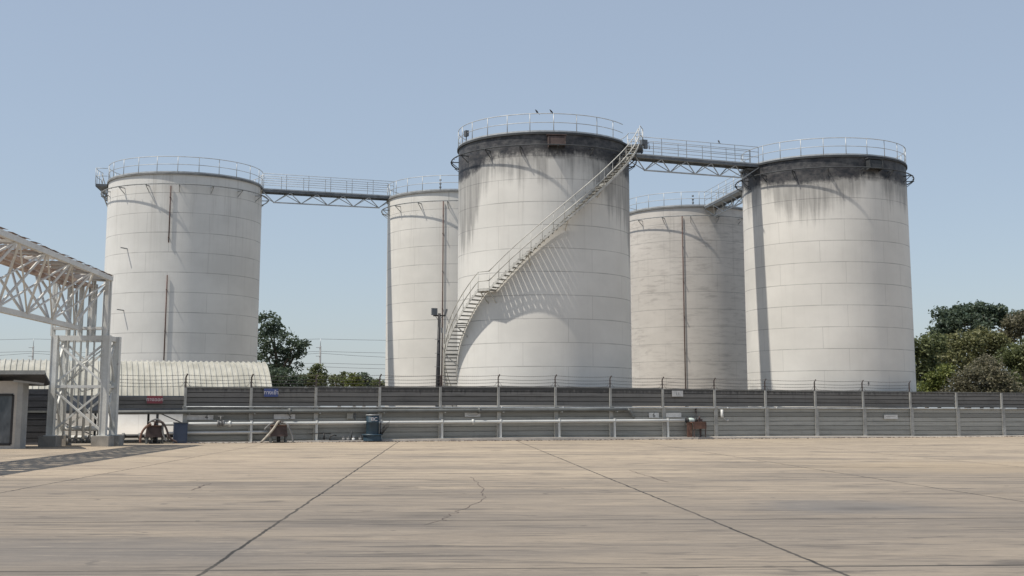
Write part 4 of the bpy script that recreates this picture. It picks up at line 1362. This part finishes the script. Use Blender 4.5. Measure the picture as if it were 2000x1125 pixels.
# bridge: two side trusses, roof, running towards the viewer
YE = YT + 0.5
SK = 0.065
XR = at(215, 600, YE).x; XL = XR - 2.35
XB = (XR + XL) / 2
Z1 = at(215, 545, YE).z; Z0 = at(165, 641, YT).z
YN = 27.0
L_ = YE - YN
k_panels = 9
PL = L_ / k_panels
for X in (XL, XR):
    MB().bar((X, YE, Z1), (X, YN, Z1), 0.17, 0.2).skew(YE, SK).build('top_chord', M['white_steel'], br)
MB().bar((XB, YT - .2, Z0), (XB, YN + 1.4, Z0), 0.2, 0.2).skew(YE, SK).build('bottom_chord', M['white_steel'], br)
for X in (XL, XR):                                        # a three-sided truss: both webs meet on the one bottom chord
    k = MB()
    sx = 0.05 if X == XR else -0.05
    for i in range(k_panels):
        yb0 = YE - PL * (i + .5)
        k.bar((XB + sx, yb0, Z0 + .06), (X, YE - PL * i - .12, Z1 - .08), 0.078, 0.078)
        k.bar((XB + sx, yb0, Z0 + .06), (X, YE - PL * (i + 1) + .12, Z1 - .08), 0.078, 0.078)
        if X == XL: continue
        if i < k_panels - 1: k.bar((XB + sx * 1.6, yb0, Z0 + .06), (X, YE - PL * (i + 2) + .2, Z1 - .08), 0.06, 0.06)
        if i > 0: k.bar((XB + sx * 1.6, yb0, Z0 + .06), (X, YE - PL * (i - 1) - .2, Z1 - .08), 0.06, 0.06)
    k.skew(YE, SK).build('truss_web', M['white_steel'], br)
for i in range(k_panels * 2 + 1):
    y = YE - .1 - (L_ - .4) * i / (k_panels * 2)
    k = MB().bar((XL + .08, y, Z1 - .02), (XR - .08, y, Z1 - .02), 0.09, 0.12)
    if i < k_panels * 2:
        y2 = y - (L_ - .4) / (k_panels * 2)
        s_ = 1 if i % 2 else -1
        k.bar((XL + .1, y if s_ > 0 else y2, Z1 - .11), (XR - .1, y2 if s_ > 0 else y, Z1 - .11), 0.06, 0.05)
    k.skew(YE, SK).build('cross_member', M['white_steel'], br)
k = MB()                                                   # corrugated roof sheets, rusty brown below, with a few gaps
yy = YE + .1
while yy > YN:
    ln = 0.85
    x0, x1 = XL - .12, XR + .1
    n = 16
    vs, fs = [], []
    tilt = random.uniform(-.03, .03)
    for i in range(n + 1):
        x = x0 + (x1 - x0) * i / n
        z = Z1 + .15 + (0.03 if i % 2 else 0.0)
        vs += [(x, yy, z + tilt), (x, yy - ln, z), (x, yy, z + .006 + tilt), (x, yy - ln, z + .006)]
        if i:
            o = 4 * i
            fs += [(o - 4, o - 3, o + 1, o), (o - 2, o + 2, o + 3, o - 1)]
    k.add(vs, fs)
    yy -= ln + random.choice((0.12, 0.3, 0.45))
k.skew(YE, SK).build('roof_sheet', M['bridgeroof'], br)
k = MB()                                                   # service pipes hung under that roof
for i, x in enumerate((XL + .45, XL + .8, XL + 1.2, XL + 1.6)):
    k.tube([(x, YE - .1, Z1 - .3 - .05 * (i % 2)), (x, YN, Z1 - .3 - .05 * (i % 2))], .07 + .02 * (i % 2), 8)
k.skew(YE, SK).build('service_pipes', M['bridgeroof'], br)
# upper frame from the tower head to the bridge end
k = MB()
for fx in (0.0, .28, .5, .72, 1.0):
    x = XL + (XR - XL) * fx
    for y in (YE - .15, YT + .02):
        k.bar((x, y, zt - .02), (x, y, Z1 - .1), 0.15 if fx == 1 else 0.085, 0.15 if fx == 1 else 0.085)
for z in (Z0, Z1):
    for y in (YE - .15, YT + .02): k.bar((XL + .08, y, z), (XR - .08, y, z), 0.1, 0.12)
    for x in (XL, XR): k.bar((x, YT + .06, z), (x, YE - .2, z), 0.1, 0.11)
k.build('bridge_end_frame', M['tower'], br)

# ------------------------------------------------------------------ cabin with awning, wall bay coloured as shaded
Yc = 51.8
xc = at(44, 800, Yc).x
zc = at(30, 744, Yc).z
cab = thing('guard_cabin', (xc - 2.5, Yc, 0), 'beige guard cabin with a big dark window under a dark awning', 'cabin')
k = MB()
wz0, wz1 = at(10, 868, Yc).z, at(10, 771, Yc).z
wx1 = at(24.5, 800, Yc).x; wx0 = wx1 - 2.6
D_ = 3.2
k.box(((xc - .22 + wx1) / 2, Yc + .1, zc / 2), (xc - .22 - wx1, 0.2, zc))
k.box(((wx0 + wx1) / 2, Yc + .1, wz0 / 2), (wx1 - wx0, 0.2, wz0))
k.box(((wx0 + wx1) / 2, Yc + .1, (wz1 + zc) / 2), (wx1 - wx0, 0.2, zc - wz1))
k.box((wx0 - 1.0, Yc + .1, zc / 2), (2.0, 0.2, zc))
k.box((wx0 - 1.9, Yc + .2 + D_ / 2, zc / 2), (0.2, D_, zc))
k.box(((wx0 + xc) / 2 - 1.7, Yc + D_ + .3, zc / 2), (xc - wx0 + .6, 0.2, zc))
k.box(((wx0 + xc) / 2 - 1.7, Yc + D_ / 2 + .2, zc - .06), (xc - wx0 + .1, D_ - .02, 0.1))
k.build('wall', M['cabin'], cab)
MB().box((xc - .11, Yc + .24, zc / 2), (0.22, 0.62, zc + .004)).build('pilaster', M['cabin_side'], cab)
MB().box((xc - 1.5, Yc + D_ / 2 + .2, zc / 2 - .06), (0.2, D_, zc - .13)).build('side_wall', M['cabin_side'], cab)
k = MB()
for a, b_ in (((wx0, wz0), (wx1, wz0)), ((wx0, wz1), (wx1, wz1)), ((wx0, wz0), (wx0, wz1)), ((wx1, wz0), (wx1, wz1)), (((wx0 + wx1) / 2, wz0), ((wx0 + wx1) / 2, wz1))):
    k.bar((a[0], Yc + .03, a[1]), (b_[0], Yc + .03, b_[1]), 0.09, 0.09, up=(0, 1, 0))
wf = k.build('window', M['black'], cab)
MB().box(((wx0 + wx1) / 2, Yc + .06, (wz0 + wz1) / 2), (wx1 - wx0 - .06, 0.012, wz1 - wz0 - .06)).build('pane', M['glass'], wf)
k = MB()
ax1 = at(88, 730, Yc - .7).x
za0, za1 = at(50, 748, Yc).z, at(50, 726, Yc - .6).z
vs = [(wx0 - 2.2, Yc - .75, za1), (ax1, Yc - .75, za1), (at(98, 748, Yc + .5).x, Yc + .5, za0 + .04), (wx0 - 2.2, Yc + 3.6, za0 + .04),
      (wx0 - 2.2, Yc - .75, za1 - .09), (ax1, Yc - .75, za1 - .09), (at(98, 748, Yc + .5).x, Yc + .5, za0 - .05), (wx0 - 2.2, Yc + 3.6, za0 - .05), (ax1 - 1.5, Yc + 3.6, za0 + .04), (ax1 - 1.5, Yc + 3.6, za0 - .05)]
k.add(vs, [(0, 1, 2, 8, 3), (7, 9, 6, 5, 4), (0, 4, 5, 1), (1, 5, 6, 2), (2, 6, 9, 8), (3, 8, 9, 7), (0, 3, 7, 4)])
k.build('awning', M['awning'], cab)
MB().bar((wx0 - 2.2, Yc - .77, za1 - .03), (ax1 + .02, Yc - .77, za1 - .03), 0.04, 0.16).build('awning_trim', M['awning_edge'], cab)
MB().bar((xc - .3, Yc - .3, zc), (xc + .9, Yc - .3, za0 - .05), 0.08, 0.08).build('awning_strut', M['cabin_side'], cab)
# wall bay between cabin and tower, awning shade put into its dark colour
gy = 57.9
gx0, gx1 = at(38, 800, gy).x, at(104, 800, gy).x
gt = at(70, 760, gy).z
shaded_bay = thing('shaded_wall_bay', (gx0, gy, 0), 'slatted wall bay in painted awning shade between the cabin and the bridge tower', 'shaded_bay')
k = MB()
n = 9
for i in range(n):
    h = gt / n
    k.box(((gx0 + gx1) / 2, gy + (0.012 if i % 2 else 0), h * (i + .5) + .02), (gx1 - gx0, 0.05, h - .03))
k.box(((gx0 + gx1) / 2, gy + .05, gt / 2), (gx1 - gx0 - .05, 0.02, gt - .05))
k.build('slat_panel', M['shaded_bay'], shaded_bay)
MB().bar((gx0, gy - .05, at(70, 804, gy).z), (gx1, gy - .05, at(70, 804, gy).z), 0.05, 0.09).build('rail', M['greypipe'], shaded_bay)
MB().box(((gx0 + gx1) / 2, gy - .03, .05), (gx1 - gx0, 0.12, 0.1)).build('bottom_rail', M['awning'], shaded_bay)

# ------------------------------------------------------------------ birds on the rails
def bird(p, heading, label):
    k = MB()
    spine = [(.125, .165, .004), (.105, .168, .012), (.085, .172, .026), (.06, .165, .03), (.03, .135, .042), (-.02, .105, .052), (-.07, .075, .04), (-.11, .05, .02), (-.17, .015, .014), (-.21, -.005, .016)]
    k.tube([V3((a, 0, z)) for a, z, r in spine], [r for a, z, r in spine], 8)
    for s in (-.02, .02): k.tube([V3((-.01, s, .08)), V3((0, s, 0.0))], 0.005, 4)
    o = k.build('bird', M['bird'])
    o.location = p
    o.rotation_euler = (0, R_(-14), heading)
    return tag(o, label, 'bird', 'dark birds on the railings')
bird(pol((1.9, 75), RT + .02, -6.0, 18.11), R_(200), 'dark bird on the stair tank rail, the one farther from the stair head')
bird(pol((1.9, 75), RT + .02, 3.1, 18.11), R_(195), 'dark bird on the stair tank rail, just above the overflow hood')
pa, pb = at(1234, 303, 74.3), at(1474, 322.5, 78.2)
t_ = (1392.5 - 1232) / (1474 - 1232)
dd = (pb - pa).normalized(); ss = V3((dd.y, -dd.x, 0)) * .46
bird(pa.lerp(pb, t_) + ss + V3((0, 0, 1.08)), R_(110), 'lone dark bird perched on the rail of the catwalk between black topped tanks')

q = wall_at(1690) - WN * .05
bird(V3((q.x, q.y, interp(TOP, 1690) + .385)), R_(70), 'dark bird perched on the barbed wire in front of the tree side tank')

# ------------------------------------------------------------------ trees
def leaf_mesh(k, centres, size, rnd):
    for (cx, cy, cz, cr, n) in centres:
        for _ in range(n):
            while True:
                a, b_, c_ = rnd.uniform(-1, 1), rnd.uniform(-1, 1), rnd.uniform(-1, 1)
                if a * a + b_ * b_ + c_ * c_ <= 1: break
            p = V3((cx + a * cr, cy + b_ * cr, cz + c_ * cr * 0.75))
            s = size * rnd.uniform(0.55, 1.25)
            ax = V3((rnd.gauss(0, 1), rnd.gauss(0, 1), rnd.gauss(0, .6))).normalized()
            nrm = V3((rnd.gauss(0, .7), rnd.gauss(0, .7), rnd.gauss(.6, .6))).normalized()
            ay = nrm.cross(ax)
            if ay.length < 1e-3: continue
            ay.normalize()
            ax = ay.cross(nrm)
            k.add([p - ax * s * .5, p - ay * s * .28 + nrm * s * .06, p + ax * s * .5, p + ay * s * .28 + nrm * s * .06], [(0, 1, 2, 3)])
def tree(px, Y, blobs, mat, label, name='tree', leaf=0.3, clumps=60, per=26, seed=0, group=None, cat='tree', clump_r=0.55, trunk_r=0.18, shell=0.55):
    """blobs: (px, py, half width px, half height px, weight): lobes of the crown as seen, given depth as wide as they are"""
    rnd = random.Random(seed * 7 + 3)
    base = at(px, 803, Y); base = V3((base.x, Y, 0))
    root = thing(name, base, label, cat, group)
    k = MB()
    tot = sum(b_[4] for b_ in blobs)
    lobes = []
    cents = []
    for (bx, by, wx, wy, wt) in blobs:
        cy_ = Y + rnd.uniform(-.8, .8)
        c = at(bx, by, cy_)
        rx, rz = wx / F * Y, wy / F * Y
        ry = rx * 0.85
        lobes.append((c, rx, ry, rz))
        for _ in range(max(3, int(clumps * wt / tot))):
            d = V3((rnd.gauss(0, 1), rnd.gauss(0, 1), rnd.gauss(0, 1))).normalized()
            f = shell + (1 - shell) * rnd.random() ** 0.6
            f *= rnd.uniform(0.86, 1.06)
            p = c + V3((d.x * rx * f, d.y * ry * f, d.z * rz * f))
            if p.z < 0.25: p.z = 0.25 + rnd.random() * .5
            cents.append((p.x, p.y, p.z, clump_r * rnd.uniform(.6, 1.35), int(per * rnd.uniform(.6, 1.3))))
    leaf_mesh(k, cents, leaf, rnd)
    k.build('crown', mat, root)
    k = MB()
    mean = sum((l[0] for l in lobes), V3((0, 0, 0))) / len(lobes)
    fork = base.lerp(mean, 0.55); fork.z = max(0.6, mean.z * 0.5)
    k.tube([base, base.lerp(fork, .5) + V3((.08, 0, 0)), fork], [trunk_r * 1.25, trunk_r, trunk_r * .8], 8)
    for (c, rx, ry, rz) in lobes:
        m_ = fork.lerp(c, .5) + V3((rnd.uniform(-.2, .2), 0, .15))
        k.tube([fork, m_, c], [trunk_r * .6, trunk_r * .4, trunk_r * .2], 6)
        for _ in range(6):
            t_ = rnd.choice(cents)
            if (V3(t_[:3]) - c).length < max(rx, rz) * 1.3:
                k.tube([c, c.lerp(V3(t_[:3]), .5) + V3((0, 0, .1)), V3(t_[:3])], [trunk_r * .22, trunk_r * .14, trunk_r * .06], 5)
    k.build('trunk', M['bark'], root)
    return root
GR = 'trees beyond the tanks'
# beyond the tree-side tank
tree(1888, 118, [(1858, 620, 36, 22, 3), (1900, 612, 46, 20, 4), (1936, 618, 28, 20, 2.4), (1842, 642, 26, 18, 2), (1885, 636, 56, 22, 4), (1832, 650, 18, 10, 1), (1945, 604, 20, 9, .8)], M['leaf_dark'],
     'tall dark green spreading tree rising above the olive trees', clumps=300, per=34, leaf=0.34, seed=1, group=GR, clump_r=.55, trunk_r=.3, shell=.35)
tree(1990, 116, [(1992, 632, 30, 22, 3), (1972, 650, 18, 22, 2), (2030, 640, 30, 32, 3)], M['leaf_dry'], 'brownish green tree at the picture edge beside the tall dark tree', clumps=180, per=30, seed=2, group=GR, trunk_r=.25)
tree(1985, 126, [(1990, 622, 30, 16, 3), (2030, 628, 30, 22, 2)], M['leaf_dark'], 'dark crown showing just above the brownish tree', clumps=60, per=30, seed=3, group=GR)
tree(1806, 106, [(1800, 676, 26, 18, 2), (1826, 672, 24, 18, 2), (1800, 708, 26, 30, 3), (1815, 742, 28, 30, 3)], M['leaf_mid'], 'mid green tree right against the edge of the tree side tank', clumps=220, per=30, seed=4, group=GR)
tree(1870, 110, [(1848, 676, 34, 20, 3), (1890, 672, 36, 22, 3), (1855, 712, 48, 32, 4)], M['leaf_olive'], 'broad olive green tree below the tall dark crown', clumps=260, per=30, seed=5, shell=.4, group=GR)
tree(1935, 112, [(1918, 664, 26, 18, 2), (1945, 672, 24, 20, 2), (1930, 700, 34, 22, 3)], M['leaf_olive'], 'yellowish olive tree below the gap between the two dark crowns', clumps=220, per=30, seed=6, group=GR)
tree(1985, 104, [(1982, 700, 28, 26, 3), (2015, 690, 26, 36, 3), (1975, 745, 34, 26, 3)], M['leaf_mid'], 'bushy green tree low at the picture edge below the brownish tree', clumps=220, per=30, seed=7, group=GR)
tree(1835, 98, [(1834, 742, 22, 22, 2), (1846, 728, 14, 14, 1), (1815, 762, 30, 12, 2)], M['leaf_bright'], 'small bright yellow green bush over the wall', name='bush', clumps=110, per=28, seed=8, group='bushes behind the wall', cat='bush', leaf=.26)
tree(1905, 97, [(1895, 742, 32, 24, 3), (1925, 720, 30, 24, 3), (1950, 748, 30, 22, 3), (1900, 765, 60, 16, 5), (1960, 765, 40, 16, 3)], M['leaf_dry'], 'wide greyish brown thicket low over the wall', name='bush', clumps=380, per=30, seed=9, shell=.3, group='bushes behind the wall', cat='bush', leaf=.24)
# between the shed-side tank and the half-hidden tank
tree(540, 108, [(522, 632, 26, 26, 3), (535, 660, 40, 26, 4), (572, 680, 24, 20, 2.5), (525, 700, 46, 30, 4), (560, 715, 30, 20, 2), (590, 672, 8, 9, .5)], M['leaf_dark'],
     'dark green leafy tree against the edge of the shed side tank', clumps=170, per=28, leaf=.3, seed=10, group=GR, clump_r=.5, trunk_r=.25)
tree(565, 103, [(545, 742, 40, 20, 3), (575, 748, 34, 14, 2), (520, 735, 30, 24, 2)], M['leaf_dark'], 'low dark thicket under the leafy tree by the shed', name='bush', clumps=110, per=28, seed=11, group='bushes behind the wall', cat='bush')
tree(622, 104, [(622, 728, 14, 16, 2), (620, 744, 26, 14, 3), (600, 740, 14, 12, 1)], M['leaf_mid'], 'small pointed green tree in front of the utility pole', clumps=90, per=28, leaf=.24, seed=12, group=GR, clump_r=.38, trunk_r=.1)
tree(662, 107, [(655, 746, 22, 12, 2), (672, 742, 14, 14, 1.5)], M['leaf_mid'], 'low feathery green bush between pointed tree and yellow bush', name='bush', clumps=60, per=24, leaf=.22, seed=13, group='bushes behind the wall', cat='bush', clump_r=.36)
tree(690, 100, [(688, 744, 16, 11, 2), (700, 750, 12, 9, 1)], M['leaf_bright'], 'light yellow green bush before the round grey green bush', name='bush', clumps=50, per=24, leaf=.22, seed=14, group='bushes behind the wall', cat='bush', clump_r=.34)
tree(710, 118, [(708, 740, 16, 11, 2), (716, 748, 20, 8, 1.5)], M['leaf_dark'], 'round grey green bush farther off by the half hidden tank', name='bush', clumps=60, per=24, leaf=.24, seed=15, group='bushes behind the wall', cat='bush', clump_r=.36)
tree(738, 105, [(738, 750, 14, 7, 1)], M['leaf_mid'], 'low green shrub touching the edge of the half hidden tank', name='bush', clumps=24, per=22, leaf=.22, seed=16, group='bushes behind the wall', cat='bush', clump_r=.3)

# ------------------------------------------------------------------ utility poles and lines far behind
YP = 165.0
PXS = [-507, 58, 623, 1188, 1753, 2318]
pole_pts = []
for i, px in enumerate(PXS):
    b_ = at(px, 803, YP)
    pole_pts.append(V3((b_.x, YP, 0)))
zp = at(623, 676, YP).z
for i in (1, 2):
    p = pole_pts[i]
    r = thing('utility_pole', p, 'thin grey power pole behind the ' + ('shed, beyond the cabin awning' if i == 1 else 'small pointed tree'), 'utility pole', 'power poles far behind')
    MB().tube([p, p + V3((0, 0, zp))], [.17, .11], 8).build('pole', M['polec'], r)
    MB().tube([p + V3((0, 0, zp)), p + V3((0, 0, zp + .95))], .04, 6).build('rod', M['galv'], r)
    k = MB()
    for z in (zp - .2, zp - 1.3): k.bar(p + V3((-.55, -.1, z)), p + V3((.1, -.1, z)), .06, .06)
    k.build('insulator_arm', M['polec'], r)
p0 = pole_pts[0]
r = thing('power_line', (p0.x, p0.y, 0), 'faint power lines strung between the far poles', 'power line')
for py, sag, dy in ((662, .25, 0), (686, .3, .3), (690, .75, -.4), (709, .3, .2), (716, .4, .4)):
    z = at(623, py, YP).z
    pts = []
    for a, b_ in zip(pole_pts[:-1], pole_pts[1:]):
        for j in range(8):
            t = j / 8
            q = a.lerp(b_, t)
            pts.append(V3((q.x, YP + dy, z - sag * (1 - (2 * t - 1) ** 2))))
    MB().tube(pts, .022, 4).build('wire', M['steel_dark'], r)
